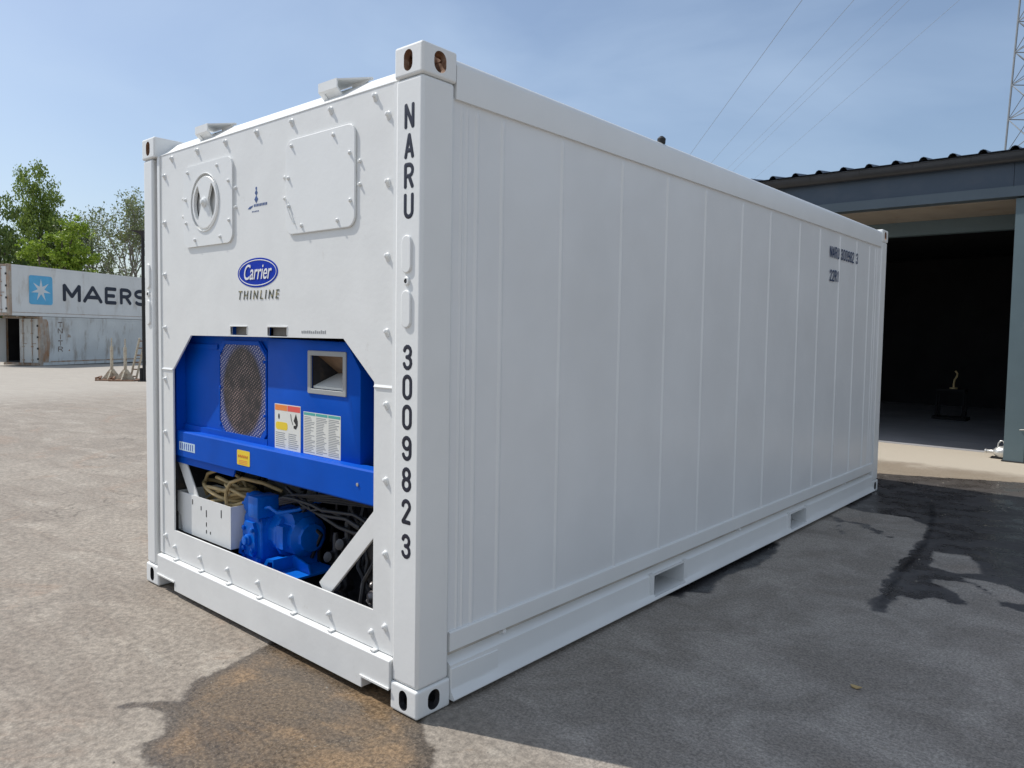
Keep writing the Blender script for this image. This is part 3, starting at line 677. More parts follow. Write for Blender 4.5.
# drip beam
bm = bmesh.new(); prism(bm, [(.046, .790), (.046, .925), (.052, .932), (.102, .936), (.102, .93), (.054, .925), (.054, .797), (.10, .797), (.10, .790)], 'x', -2.166, -.195)
DB = obj('drip_beam', bm, BLUE, C)
bm = bmesh.new(); prism(bm, [(-2.166, .745), (-1.52, .745), (-1.50, .7895), (-2.166, .7895)], 'y', .062, .07); obj('beam_skirt', bm, BLUE, DB)
bm = bmesh.new(); box(bm, -1.25, -.195, .10, .16, .765, .789); obj('beam_lower_lip', bm, BLUE, DB)
bm = bmesh.new(); rect(bm, -2.092, -1.905, .825, .873, .0448, .0455); pl = obj('pale_data_plate', bm, PALEP, DB)
bm = bmesh.new()
for k in range(7): rect(bm, -2.08+k*.024, -2.073+k*.024, .832, .866, .0442, .0447)
obj('plate_marks', bm, LOGOB, pl)
bm = bmesh.new(); prism(bm, rrect(-1.447, -1.322, .823, .899, .006, 2), 'y', .0445, .0455); ys = obj('yellow_sticker', bm, YEL, DB)
bm = bmesh.new(); tube(bm, [(-1.435+.0085*k, .0443, .868+(.007 if k % 2 else -.006)) for k in range(12)], .0016, 5)
for k in range(3): rect(bm, -1.43, -1.345, .846-k*.008, .848-k*.008, .0439, .0444)
obj('sticker_print', bm, RED, ys)
bm = bmesh.new(); lathe(bm, (-.44, .046, .862), (0, -1, 0), [(.008, 0), (.008, .004), (.004, .005)], 8); obj('beam_rivet', bm, STEEL, DB, smooth=40)
# braces
def brace(p, q_, wd, y0, y1):
    p = Vector((p[0], p[1])); q_ = Vector((q_[0], q_[1])); d = (q_-p).normalized(); n = Vector((-d.y, d.x))*wd/2
    bm = bmesh.new(); prism(bm, [tuple(p+n), tuple(q_+n), tuple(q_-n), tuple(p-n)], 'y', y0, y1); bevel(bm, .002, 1)
    return obj('diagonal_brace', bm, WHITE2, C)
brace((-2.15, .79), (-1.86, .42), .085, .0715, .080); brace((-.305, .74), (-.70, .345), .082, .050, .064)
# white tray
bm = bmesh.new(); x0, x1, y0, y1, z0, z1, t = -2.165, -1.555, .066, .30, .352, .578, .004
prism(bm, [(x0, z1), (x1, z1), (x1, z0), (-2.10, z0), (-2.13, .44), (x0, .46)], 'y', y0, y0+t); box(bm, x1-t, x1, y0+t, y1, z0, z1); box(bm, x0, x0+t, y0+t, y1, z0, z1); box(bm, x0+t, x1-t, y1-t, y1, z0, z1); box(bm, x0+t, x1-t, y0+t, y1-t, z0, z0+t)
TR = obj('cable_tray', bm, WHITE2, C)
bm = bmesh.new()
for x, z, h in ((-1.88, .52, .012), (-1.82, .50, .02), (-1.82, .44, .012), (-1.82, .40, .01), (-1.775, .40, .008), (-1.655, .525, .022), (-1.98, .54, .015)): prism(bm, rrect(x-.004, x+.004, z-h, z+h, .0035, 3), 'y', y0-.0012, y0-.0003)
obj('tray_slots', bm, BLACK, TR)
# cable coils
def coil(cx, cy, cz, rx, rz, turns, r, mat_, name='power_cable', seed=1, tilt=.35, a0=0):
    random.seed(seed); bm = bmesh.new(); pts = []
    n = int(turns*22)
    for k in range(n+1):
        a = a0+2*math.pi*k/22; u = k/22
        pts.append((cx+(rx+.012*math.sin(u*2.1))*math.cos(a)+.01*math.sin(u*5), cy+tilt*rz*math.sin(a)+u*r*1.7, cz+(rz+.02*math.cos(u*3))*math.sin(a)-.008*u))
    tube(bm, pts, r, 8); return obj(name, bm, mat_, C, smooth=60)
def loops(cx, cy, cz, rx, ry, n_, r, seed, name='power_cable'):
    random.seed(seed); bm = bmesh.new(); pts = []; N_ = int(n_*20)
    ph = random.uniform(0, 6)
    for k in range(N_+1):
        a = ph+2*math.pi*k/20; u = k/20
        q_ = 1+.10*math.sin(u*2.3+seed)
        pts.append((cx+rx*q_*math.cos(a)+.012*math.sin(u*3.1), cy+ry*q_*math.sin(a), cz+.022*u+.030*math.sin(a+u*1.7)+.012*math.cos(3*u)))
    tube(bm, pts, r, 8); return obj(name, bm, HOSE, C, smooth=60)
loops(-1.84, .185, .555, .185, .075, 3.3, .0105, 2); loops(-1.76, .20, .600, .16, .07, 2.3, .0105, 5); loops(-1.66, .19, .575, .11, .07, 3.0, .010, 9)
bm = bmesh.new(); tube(bm, [(-2.0, .16, .56), (-2.02, .15, .62), (-1.97, .15, .69), (-1.86, .16, .725), (-1.74, .18, .72), (-1.66, .2, .68), (-1.62, .2, .62)], .010, 8); obj('power_cable', bm, HOSE, C, smooth=60)
coil(-2.02, .30, .70, .12, .09, 2.5, .010, BLACK, 'black_hose', seed=6, tilt=.3)
coil(-1.55, .34, .66, .22, .11, 2.5, .010, BLACK, 'black_hose', seed=8, tilt=.4)
bm = bmesh.new(); tube(bm, [(-1.66, .10, .57), (-1.668, .10, .64), (-1.64, .11, .69), (-1.57, .14, .72), (-1.47, .2, .70), (-1.38, .26, .66)], .0105, 8); obj('power_cable', bm, HOSE, C, smooth=60)
bm = bmesh.new(); box(bm, -2.165, -1.30, .42, .44, .25, .77); obj('grey_partition', bm, GREYB, C)
# compressor
CS = Matrix.Translation((-1.44, .12, .305)) @ Matrix.Diagonal((.76, .88, .88, 1)) @ Matrix.Translation((1.41, -.12, -.30))
_obj = obj
def obj(name, bm, *a, **k):
    bm.transform(CS); return _obj(name, bm, *a, **k)
bm = bmesh.new(); lathe(bm, (-1.43, .29, .475), (1, 0, 0), [(.05, -.10), (.105, -.09), (.125, -.06), (.125, .10), (.150, .105), (.150, .130), (.128, .135), (.128, .235), (.148, .24), (.148, .27), (.125, .28), (.120, .40), (.085, .43), (.08, .45), (.03, .455)], 12)
for xx in (-1.32, -1.185):
    for k in range(10):
        a = k*math.pi/5+.2; lathe(bm, (xx, .29+.137*math.cos(a), .475+.137*math.sin(a)), (-1, 0, 0), [(.009, -.01), (.009, .014), (.004, .016)], 6)
prism(bm, [(-1.30, .595), (-1.22, .62), (-1.06, .615), (-1.03, .58), (-1.03, .56), (-1.30, .56)], 'y', .20, .34); box(bm, -1.15, -1.07, .145, .22, .42, .55)
KX = obj('compressor', bm, BLUEB, C, smooth=25)
bm = bmesh.new()
prism(bm, [(-1.53, .33), (-1.50, .28), (-1.33, .28), (-1.30, .33), (-1.30, .52), (-1.335, .60), (-1.49, .60), (-1.53, .55)], 'y', .125, .36); bevel(bm, .012, 2)
prism(bm, [(-1.50, .37), (-1.47, .335), (-1.37, .335), (-1.345, .37), (-1.345, .50), (-1.37, .535), (-1.47, .535), (-1.50, .50)], 'y', .105, .1245)
box(bm, -1.36, -1.30, .115, .1245, .30, .33); box(bm, -1.545, -1.531, .17, .31, .34, .50)
obj('crankcase', bm, BLUEB, KX)
bm = bmesh.new(); box(bm, -1.40, -1.275, .09, .23, .575, .70); bevel(bm, .008, 2); tb = obj('terminal_box', bm, BLUEB, KX, smooth=40)
bm = bmesh.new(); lathe(bm, (-1.47, .18, .63), (-1, -.2, .1), [(.07, -.05), (.07, .03), (.055, .05), (.05, .06), (.02, .065)], 16)
for k in range(6): a = k*math.pi/3; lathe(bm, (-1.50, .175+.055*math.cos(a), .635+.055*math.sin(a)), (-1, -.2, .1), [(.010, 0), (.010, .018), (.005, .02)], 6)
obj('cylinder_head', bm, BLUEB, KX, smooth=35)
for x, z in ((-1.475, .375), (-1.365, .375), (-1.475, .495), (-1.365, .495), (-1.51, .32), (-1.32, .32), (-1.32, .56)):
    bm = bmesh.new(); lathe(bm, (x, .1045 if .37 < z < .5 else .124, z), (0, -1, 0), [(.013, 0), (.016, .012), (.008, .016)], 6); obj('crankcase_bolt', bm, BLUEB, KX, smooth=35)
bm = bmesh.new(); lathe(bm, (-1.42, .104, .43), (0, -1, 0), [(.035, -.01), (.035, .012), (.026, .018), (.026, .03), (.012, .032)], 14)
obj('sight_glass', bm, BLUEB, KX, smooth=35)
bm = bmesh.new(); tube(bm, [(-1.50, .13, .32), (-1.52, .10, .34), (-1.50, .10, .40), (-1.47, .11, .45)], .012, 8); obj('oil_line', bm, BLUEB, KX, smooth=60)
bm = bmesh.new(); tube(bm, [(-1.25, .13, .64), (-1.18, .12, .655), (-1.10, .13, .63), (-1.0, .2, .65), (-.9, .3, .70)], .010, 8)
obj('oil_line', bm, BLUEB, KX, smooth=60)
bm = bmesh.new(); box(bm, -1.60, -1.10, .065, .40, .285, .297)
prism(bm, [(-1.19, .297), (-1.12, .375), (-1.04, .385), (-1.04, .37), (-1.10, .36), (-1.165, .285)], 'y', .07, .14); box(bm, -1.045, -1.035, .068, .35, .30, .385); box(bm, -1.035, -.83, .075, .36, .300, .312)
prism(bm, [(-1.035, .312), (-.83, .312), (-.86, .36), (-1.035, .385)], 'y', .19, .20)
obj('mounting_bracket', bm, BLUEB, KX)
obj = _obj
bm = bmesh.new(); random.seed(12)
for k in range(9):
    x = random.uniform(-1.2, -.5); pts = [(x, random.uniform(.25, .5), .76)]
    for j in range(4): p = pts[-1]; pts.append((p[0]+random.uniform(-.06, .1), p[1]+random.uniform(-.05, .05), p[2]-random.uniform(.06, .14)))
    tube(bm, pts, random.uniform(.006, .012), 7)
for k in range(4): tube(bm, [(-1.24, .16, .66-.01*k), (-1.1, .15+.02*k, .70-.01*k), (-.8, .2, .735-.012*k), (-.45, .25, .72)], .007, 6)
obj('pipework', bm, DARK, C, smooth=50)
for sd in range(6):
    random.seed(40+sd); bm = bmesh.new(); y_ = random.uniform(.13, .3); x_ = random.uniform(-1.3, -1.1); pts = [(x_, y_, .62+.02*sd)]
    for j_ in range(6): p_ = pts[-1]; pts.append((p_[0]+random.uniform(.08, .16), p_[1]+random.uniform(-.03, .04), p_[2]+random.uniform(-.035, .025)))
    tube(bm, pts, random.uniform(.006, .010), 7); obj('wiring_loom', bm, BLACK, C, smooth=60)
for xx_, yy_, zz_ in ((-.80, .22, .30), (-.72, .18, .52), (-.50, .28, .62), (-.93, .26, .40)):
    bm = bmesh.new(); lathe(bm, (xx_, yy_, zz_), (.2, -1, .3), [(.03, -.06), (.034, 0), (.026, .01), (.026, .035), (.014, .04)], 10); lathe(bm, (xx_, yy_+.02, zz_-.08), (0, 0, 1), [(.016, 0), (.016, .18), (.01, .2)], 8)
    obj('pipe_fitting', bm, DARK, C, smooth=35)
bm = bmesh.new(); lathe(bm, (-.62, .36, .25), (0, 0, 1), [(.09, 0), (.11, .03), (.11, .30), (.09, .36), (.03, .38)], 20); obj('receiver_tank', bm, DARK, C, smooth=40)
bm = bmesh.new(); lathe(bm, (-.40, .16, .50), (0, 0, 1), [(.02, -.12), (.035, -.11), (.035, .03), (.022, .05), (.022, .08), (.03, .085), (.03, .11)], 14); lathe(bm, (-.42, .14, .36), (-.4, -1, 0), [(.03, -.05), (.03, .03), (.018, .045)], 12)
lathe(bm, (-.36, .12, .42), (0, -1, .2), [(.022, -.05), (.022, .02), (.012, .03)], 10); lathe(bm, (-.45, .16, .405), (0, -1, 0), [(.016, -.04), (.016, .03), (.008, .04)], 8)
tube(bm, [(-.40, .16, .61), (-.37, .17, .68), (-.33, .2, .74)], .009, 8); tube(bm, [(-.48, .13, .33), (-.40, .11, .31), (-.32, .13, .34)], .008, 8)
obj('service_valve', bm, STEEL if False else mat('dull_brass_grime', (.16, .15, .15), .35, metal=.6, var=.4, vs=30), C, smooth=40)
bm = bmesh.new(); box(bm, -.47, -.23, .20, .235, .94, 1.42); obj('side_cover', bm, BLUE, C)
bm = bmesh.new(); box(bm, -.40, -.30, .12, .17, 1.02, 1.08); box(bm, -.39, -.30, .12, .17, 1.20, 1.26); obj('relay_block', bm, BLACK, C)
bm = bmesh.new(); box(bm, -.40, -.30, .125, .16, 1.10, 1.17); obj('relay_cover', bm, mat('light_blue_plastic', (.12, .34, .50), .4), C)

# ------------------------------------------------------------------ the workshop behind
SLATE = mat('slate_blue_cladding', (.045, .068, .100), .42, var=.06, vs=2, bump=.0006, dirt=(.07, .085, .11), dirt_s=2, dirt_t=(.5, .85))
COLG = mat('blue_grey_steel', (.105, .150, .168), .45, var=.06, vs=3, bump=.0008, dirt=(.19, .21, .21), dirt_s=5, dirt_t=(.6, .85))
GUT = mat('dark_zinc_gutter', (.030, .033, .038), .4, var=.15, vs=4)
ROOFM = mat('dark_roof_sheet', (.035, .05, .075), .4, var=.1)
SOFF = mat('pale_soffit_board', (.34, .30, .25), .7, var=.08, dirt=(.28, .22, .16), dirt_s=2.5)
INN = mat('dark_inside_wall', (.018, .018, .02), .8, var=.3, vs=2)  # near-black, so the gloom indoors is put into the colour
SLAB = mat('workshop_floor', (.36, .36, .37), .55, var=.15, vs=1.5, bump=.001, bs=10, dirt=(.22, .24, .27), dirt_s=1.3, stretch=(.4, 3, 1))
org(.72, 9.2, 0)
B = thing('workshop_building', ORG); tag(B, 'dark blue grey workshop with an open bay, zinc gutter and corrugated roof edge', 'building')
BX0, BX1, BY1 = -9.0, 9.0, 18.0
for x0, x1 in ((.635, .855), (-4.4, -4.18), (-8.95, -8.75), (5.6, 5.82), (8.7, 8.9)):
    bm = bmesh.new(); z1 = 3.318
    # I-section steel column boxed in at the front
    box(bm, x0, x1, 9.2, 9.212, 0, z1); box(bm, x0+.004, x0+.016, 9.2125, 9.40, 0, z1); box(bm, x1-.016, x1-.004, 9.2125, 9.40, 0, z1); box(bm, x0, x1, 9.4005, 9.41, 0, z1)
    co = obj('column', bm, COLG, B)
    bm = bmesh.new(); box(bm, x0-.02, x1+.02, 9.185, 9.43, .004, .016); obj('base_plate', bm, DARK, co)
bm = bmesh.new(); box(bm, BX0, BX1, 9.150, 9.36, 3.338, 3.465); obj('lower_beam', bm, mat('blue_grey_beam', (.085, .115, .14), .45, var=.08, vs=2), B)
bm = bmesh.new(); box(bm, BX0, .60, 9.18, 9.30, 3.468, 3.80); box(bm, .605, .78, 9.178, 9.30, 3.468, 3.80); box(bm, .785, BX1, 9.18, 9.30, 3.468, 3.80); obj('fascia', bm, SLATE, B)
bm = bmesh.new(); g = [(9.02+.085-.085*math.cos(R(a)), 3.865-.095*math.sin(R(a))) for a in range(0, 181, 15)]; g = [(y, 3.865-(3.865-z)*1.25) for y, z in g]; gi = [(y*.94+.06*9.105, z+.006) for y, z in g[::-1]]
prism(bm, g+gi, 'x', BX0-.1, BX1); tube(bm, [(BX0-.1, 9.018, 3.868), (BX1, 9.018, 3.868)], .009, 8)
gt = obj('gutter', bm, GUT, B, smooth=40)
bm = bmesh.new()
for k in range(26):
    x = BX0+.3+k*.68; tube(bm, [(x, 9.105+.089*math.cos(R(a)), 3.865+.1*math.sin(R(a))) for a in range(180, 361, 15)], .004, 5)
obj('gutter_strap', bm, GUT, gt)
# roof sheet: trapezoid crests along x, rising to the back
bm = bmesh.new(); f_, bk = [], []; x = .621-.055-.341*28
pr = []
while x < BX1:
    pr += [(x, 0), (x+.025, .036), (x+.055, .046), (x+.085, .036), (x+.11, 0)]; x += .341
for y, z0 in ((8.99, 3.888), (14.2, 4.55), (19.2, 3.95)): f_.append([bm.verts.new((a, y, z0+h)) for a, h in pr])
for y, z0 in ((8.99, 3.884), (14.2, 4.546), (19.2, 3.946)): bk.append([bm.verts.new((a, y, z0+h-.002)) for a, h in pr])
for rows in (f_, bk):
    for a, b in zip(rows, rows[1:]):
        for i in range(len(pr)-1): bm.faces.new((a[i], a[i+1], b[i+1], b[i]))
for i in range(len(pr)-1): bm.faces.new((f_[0][i], f_[0][i+1], bk[0][i+1], bk[0][i]))
obj('roof', bm, ROOFM, B)
bm = bmesh.new(); box(bm, BX0, BX1, 9.37, 10.60, 3.33, 3.36); obj('soffit', bm, SOFF, B)
bm = bmesh.new(); box(bm, BX0+.2, 5.6, 10.60, 10.75, 3.12, 3.329); obj('door_header', bm, COLG, B)
bm = bmesh.new()
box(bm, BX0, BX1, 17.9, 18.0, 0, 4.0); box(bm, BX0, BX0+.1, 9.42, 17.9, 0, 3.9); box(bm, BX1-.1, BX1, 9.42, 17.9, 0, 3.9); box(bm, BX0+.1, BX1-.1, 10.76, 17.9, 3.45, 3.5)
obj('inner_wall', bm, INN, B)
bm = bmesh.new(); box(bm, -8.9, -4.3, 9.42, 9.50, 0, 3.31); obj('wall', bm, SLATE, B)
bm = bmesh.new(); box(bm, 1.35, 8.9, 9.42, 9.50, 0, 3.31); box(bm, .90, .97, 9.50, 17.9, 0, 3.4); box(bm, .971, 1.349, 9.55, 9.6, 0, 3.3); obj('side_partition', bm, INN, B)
bm = bmesh.new(); box(bm, -8.89, .899, 9.9, 17.89, -.05, .006); obj('floor_slab', bm, SLAB, B)
# rain pipe at the column
bm = bmesh.new(); tube(bm, [(.935, 9.13, .16), (.935, 9.13, 3.45), (.935, 9.11, 3.6), (.935, 9.10, 3.76)], .045, 14); lathe(bm, (.935, 9.13, .10), (0, 0, 1), [(.02, 0), (.05, .03), (.05, .10)], 14)
dp = obj('drainpipe', bm, mat('pale_grey_pipe', (.28, .34, .38), .4), B, smooth=40)
bm = bmesh.new(); prism(bm, [(.84, 3.86), (1.03, 3.86), (1.03, 3.72), (.985, 3.60), (.885, 3.60), (.84, 3.72)], 'y', 9.005, 9.17); obj('rainwater_head', bm, GUT, dp)
bm = bmesh.new(); tube(bm, [(.80, 9.19, .42), (.86, 9.15, .43), (.92, 9.11, .43)], .007, 6); tube(bm, [(.935+.05*math.cos(R(a)), 9.13+.05*math.sin(R(a)), 1.6) for a in range(0, 361, 30)], .006, 5); obj('pipe_bracket', bm, STEEL, dp)

RK = mat('blackened_steel', (.004, .004, .005), .8)
# small light thing in the gloom
org(-.65, 14.4, 0)
bm = bmesh.new(); box(bm, -.95, -.35, 14.2, 14.6, .007, .06); box(bm, -.9, -.4, 14.25, 14.55, .55, .60)
for x in (-.88, -.42):
    for y in (14.27, 14.53): box(bm, x-.015, x+.015, y-.015, y+.015, .06, .55)
wb = tag(obj('tool_trolley', bm, RK), 'low dark trolley on the workshop floor inside the bay', 'trolley'); wb.location.x -= .33
org(-.62, 14.4, .60)
bm = bmesh.new(); lathe(bm, (-.62, 14.4, .601), (0, 0, 1), [(.07, 0), (.07, .025), (.02, .03), (.018, .10)], 12); tube(bm, [(-.62, 14.4, .70), (-.61, 14.4, .78), (-.57, 14.38, .84), (-.56, 14.38, .90), (-.60, 14.38, .95)], .016, 8)
tag(obj('bent_tool', bm, mat('pale_yellow_paint', (.75, .58, .30), .4)), 'small pale yellow bent tool standing on the trolley in the bay', 'tool').location.x -= .33
org(-2.3, 13.2, 0)
bm = bmesh.new(); lathe(bm, (-2.3, 13.2, .007), (0, 0, 1), [(.10, 0), (.11, .02), (.11, .28), (.06, .34), (.04, .36), (.04, .42)], 16)
tag(obj('plastic_can', bm, mat('off_white_plastic', (.45, .45, .42), .4), smooth=40), 'small off white can on the floor at the left of the bay', 'can')

# silver fitting at the foot of the column
org(.50, 9.42, 0)
T = thing('hose_coupling', ORG); tag(T, 'small silver metal coupling with a loop handle on the concrete beside the column', 'coupling')
ALU = mat('scuffed_aluminium', (.66, .66, .64), .32, metal=.7, var=.12, vs=20, bump=.002)
bm = bmesh.new(); lathe(bm, (.62, 9.44, .085), (-1, 0, 0), [(.05, -.06), (.078, -.05), (.085, 0), (.08, .06), (.06, .10), (.03, .125), (.022, .135), (.022, .20), (.028, .205), (.028, .225), (.01, .23)], 20); obj('body', bm, ALU, T, smooth=40)
bm = bmesh.new(); tube(bm, [(.54, 9.44, .15), (.545, 9.44, .20), (.57, 9.44, .235), (.60, 9.44, .23), (.612, 9.44, .19), (.605, 9.44, .15)], .009, 8); obj('loop_handle', bm, ALU, T, smooth=60)
bm = bmesh.new(); box(bm, .47, .68, 9.38, 9.50, .002, .02); obj('foot_plate', bm, BLACK, T)
org()

# ------------------------------------------------------------------ yard on the left: stacked containers
OLDW = mat('old_white_paint', (.68, .70, .70), .55, var=.05, vs=.8, bump=.002, bs=8, dirt=(.40, .36, .30), dirt_s=1.4, dirt_t=(.56, .85), stretch=(1, 1, .35))
OLDB = mat('grimy_grey_blue_paint', (.58, .61, .61), .6, var=.10, vs=.9, bump=.002, bs=8, dirt=(.25, .20, .15), dirt_s=2.2, dirt_t=(.52, .76), stretch=(1, 1, .3))
RUSTS = mat('rust_streaked_paint', (.40, .36, .31), .75, var=.15, vs=5, dirt=(.33, .17, .08), dirt_s=3.5, dirt_t=(.42, .66), stretch=(1, 1, .35))
MLET = mat('navy_lettering', (.006, .014, .035), .5, var=.08); MBLU = mat('sky_blue_square', (.10, .42, .70), .5, var=.06)
LWHT = mat('pale_print', (.62, .68, .72), .5, var=.05)
def yard_container(name, loc, rz, ln, body, label, z_open=False):
    T = thing(name, loc, rz); tag(T, label, 'shipping container', 'old white containers stacked across the yard')
    bm = bmesh.new(); pr = [(.16, -.02)]; y = .6
    while y < ln-.4: pr += [(y-.02, -.02), (y-.008, -.012), (y+.008, -.012), (y+.02, -.02)]; y += .62
    pr.append((ln-.16, -.02)); A = [bm.verts.new((x, y, .18)) for y, x in pr]; Bv = [bm.verts.new((x, y, 2.46)) for y, x in pr]
    for i in range(len(pr)-1): bm.faces.new((A[i], A[i+1], Bv[i+1], Bv[i]))
    obj('side_wall', bm, body, T)
    bm = bmesh.new(); box(bm, -2.42, -2.38, .16, ln-.16, .18, 2.46); obj('side_wall', bm, body, T)
    for x0 in (-.162, -2.438):
        for y0 in (0, ln-.17):
            bm = bmesh.new(); box(bm, x0+.004, x0+.158, y0+.004, y0+.166, .12, 2.47); obj('corner_post', bm, RUSTS if y0 == 0 else body, T)
            for z0 in (0, 2.471):
                bm = bmesh.new(); box(bm, x0, x0+.162, y0, y0+.17, z0, z0+.118); bevel(bm, .01, 1)
                cx, cz = x0+.081, z0+.059
                bm = cut(bm, [_c(cx, cz, y0, x0)]); obj('corner_casting', bm, RUSTS, T)
        bm = bmesh.new(); box(bm, x0+.01, x0+.152, .171, ln-.171, .01, .179); box(bm, x0+.03, x0+.13, .171, ln-.171, 2.461, 2.585); obj('side_rail', bm, body, T)
        bm = bmesh.new(); xo = x0+.153 if x0 > -1 else x0+.009
        box(bm, xo, xo+.003, .172, ln-.172, .165, .19 if x0 > -1 else .178); obj('rust_line', bm, RUSTS, T)
    bm = bmesh.new(); box(bm, -2.40, -.04, .03, ln-.03, 2.53, 2.57); obj('roof', bm, body, T)
    bm = bmesh.new(); box(bm, -2.40, -.04, .2, ln-.03, .05, .16); obj('floor_deck', bm, DARK, T)
    bm = bmesh.new(); box(bm, -2.377, -.05, 1.6, 1.64, .161, 2.5); box(bm, -.06, -.05, .17, 1.6, .161, 2.5); box(bm, -2.377, -2.36, .17, 1.6, .161, 2.5); obj('shade_box', bm, INN, T)  # added dark box that stands in for the shade behind the open door
    bm = bmesh.new(); box(bm, -2.27, -.163, ln-.08, ln-.04, .1, 2.5); obj('end_wall', bm, body, T)
    bm = bmesh.new(); box(bm, -2.27, -.163, .01, .12, .01, .14); box(bm, -2.27, -.163, .01, .12, 2.48, 2.58); obj('door_frame', bm, RUSTS, T)
    return T
def _c(cx, cz, y0, x0):
    c = bmesh.new(); prism(c, rrect(cx-.03, cx+.03, cz-.045, cz+.045, .028), 'y', y0-.1, y0+.03) if y0 == 0 else prism(c, rrect(y0+.05, y0+.12, cz-.04, cz+.04, .03), 'x', x0-.1, x0+.03)
    return c
def door_leaf(T, hinge, ang, wd, sgn, body, nm='door'):
    """leaf hinged at local point, closed when ang=0; sgn +1 extends to +x"""
    M = Matrix.Translation(hinge) @ Matrix.Rotation(ang, 4, 'Z')
    def fin(bm, name, m_, par):
        bm.transform(M); return obj(name, bm, m_, par, smooth=30)
    bm = bmesh.new(); a, b = (0, wd*sgn) if sgn > 0 else (wd*sgn, 0); box(bm, a+.005, b-.005, -.03, .03, .15, 2.47); bevel(bm, .006, 1); d = fin(bm, nm, body, T)
    for f in (.3, .78):
        x = sgn*wd*f; bm = bmesh.new(); tube(bm, [(x, -.06, .12), (x, -.06, 2.5)], .017, 8)
        for z in (.3, 1.0, 1.7, 2.35): box(bm, x-.05, x+.05, -.08, -.031, z-.03, z+.03)
        box(bm, x-.01, x+.22*-sgn if sgn < 0 else x+.22, -.085, -.065, 1.15, 1.18)
        fin(bm, 'lock_rod', RUSTS, d)
    bm = bmesh.new()
    for z in (.35, .9, 1.5, 2.1): box(bm, -.05, .05, -.05, -.0305, z-.05, z+.05)
    fin(bm, 'hinge', BLACK, d)
def px(x, t): # world point at forward depth t on pixel column x, on the horizon row
    d = cf+cr2*((x-512-24.23)/FPX); return Vector((CAM.x+d.x*t, CAM.y+d.y*t))
RZ = math.atan2(.447, .894)
dz = ground_h(-43)
U0 = Vector((-42.3, 9.8)); dl = Vector((-.447, .894))
low = yard_container('lower_container', (*(U0+dl*1.75), dz), RZ, 12.19, OLDB, 'grimy grey white container on the ground with a rusty corner and one door swung open')
up = yard_container('upper_container', (*U0, dz+2.596), RZ, 12.19, OLDW, 'white container stacked on top with MAERSK and a blue star square on its side')
door_leaf(up, (-.17, .04, 0), 0, 1.045, -1, OLDW); door_leaf(up, (-2.268, .04, 0), 0, 1.045, 1, OLDW)
door_leaf(low, (-.17, .04, 0), R(8), 1.045, -1, OLDB); door_leaf(low, (-2.268, .02, 0), R(-100), 1.045, 1, OLDW)
# crumpled sheet lying inside the open lower container is too small to tell apart
SX = .001
bm = bmesh.new(); pr = rrect(1.05, 2.52, .62, 1.0, .1) 
bm.free()
bm = bmesh.new(); prism(bm, rrect(1.15, 2.55, .62, 2.12, .13), 'x', -.0105, -.003); lgM = obj('star_logo', bm, MBLU, up, label='light blue square with a white seven pointed star')
bm = bmesh.new(); st = []
for k in range(14):
    a = R(90+k*360/14); r_ = .60 if k % 2 == 0 else .20; st.append((1.85+r_*math.cos(a), 1.37+r_*math.sin(a)))
prism(bm, st, 'x', -.0028, -.0008); obj('star', bm, LWHT, lgM)
for ch, a, b in (('M', 3.18, 4.40), ('A', 4.50, 5.92), ('E', 6.05, 6.98), ('R', 7.18, 8.12), ('S', 8.30, 9.40), ('K', 9.62, 10.8)):
    bm = bmesh.new(); glyph(bm, ch, MS(-.006, (a+b)/2, 1.33), b-a-.24, .80, .21, .02); obj('painted_letter', bm, MLET, up, smooth=60)
bm = bmesh.new()
for k, ch in enumerate('TNITR'):
    glyph(bm, ch, MS(-.010, 1.25, 2.18-k*.33), .26, .24, .05, .1)
obj('faded_lettering', bm, mat('faded_brown_print', (.13, .09, .07), .8, dirt=(.38, .36, .32), dirt_s=9, dirt_t=(.45, .6)), low)
bm = bmesh.new(); prism(bm, [(.172, .19), (.50, .19), (.62, 1.2), (.50, 2.3), (.42, 2.45), (.172, 2.45)], 'x', -.0115, -.0175); obj('rust_patch', bm, RUSTS, low)
bm = bmesh.new(); box(bm, -.0165, -.0108, .62, 12.0, .18, .23); prism(bm, [(1.7, 1.5), (1.95, 1.5), (1.9, 1.62), (1.78, 1.68)], 'x', -.0108, -.0165); prism(bm, [(1.74, .75), (1.86, .75), (1.84, .85)], 'x', -.0108, -.0165); obj('rust_patch', bm, RUSTS, low)

# ------------------------------------------------------------------ rusty stands, post
TANP = mat('flaking_tan_paint', (.52, .47, .37), .7, var=.2, vs=20, dirt=(.25, .13, .07), dirt_s=12, dirt_t=(.5, .7))
def gpoint(x, y_px):
    d = cf+cr2*((x-512-24.23)/FPX)-cu2*((y_px-384+9.17)/FPX); z = 0
    for _ in range(12):
        t = (z-CAM.z)/d.z; p = CAM+d*t; z = ground_h(p.x)
    return p
def stand(p, h, label):
    T = thing('steel_stand', p); tag(T, label, 'stand', 'rusty steel stands in the yard'); a = YAW*-1
    T.rotation_euler = (0, 0, R(40))
    bm = bmesh.new(); tube(bm, [(0, 0, .25), (0, 0, h*.8)], .05, 10); tube(bm, [(0, 0, h*.8), (0, 0, h)], .022, 8); obj('upright', bm, TANP, T, smooth=40)
    bm = bmesh.new(); prism(bm, [(-.34, .05), (.34, .05), (.06, .40), (-.06, .40)], 'y', -.02, .02); prism(bm, [(-.26, .05), (.26, .05), (.055, .36), (-.055, .36)], 'x', -.02, .02); obj('gusset', bm, TANP, T)
    bm = bmesh.new(); box(bm, -.42, .42, -.28, .28, 0, .05); tube(bm, [(-.5, -.1, .07), (-.42, .1, .12), (-.3, -.2, .07)], .04, 8); obj('base', bm, RUST, T)
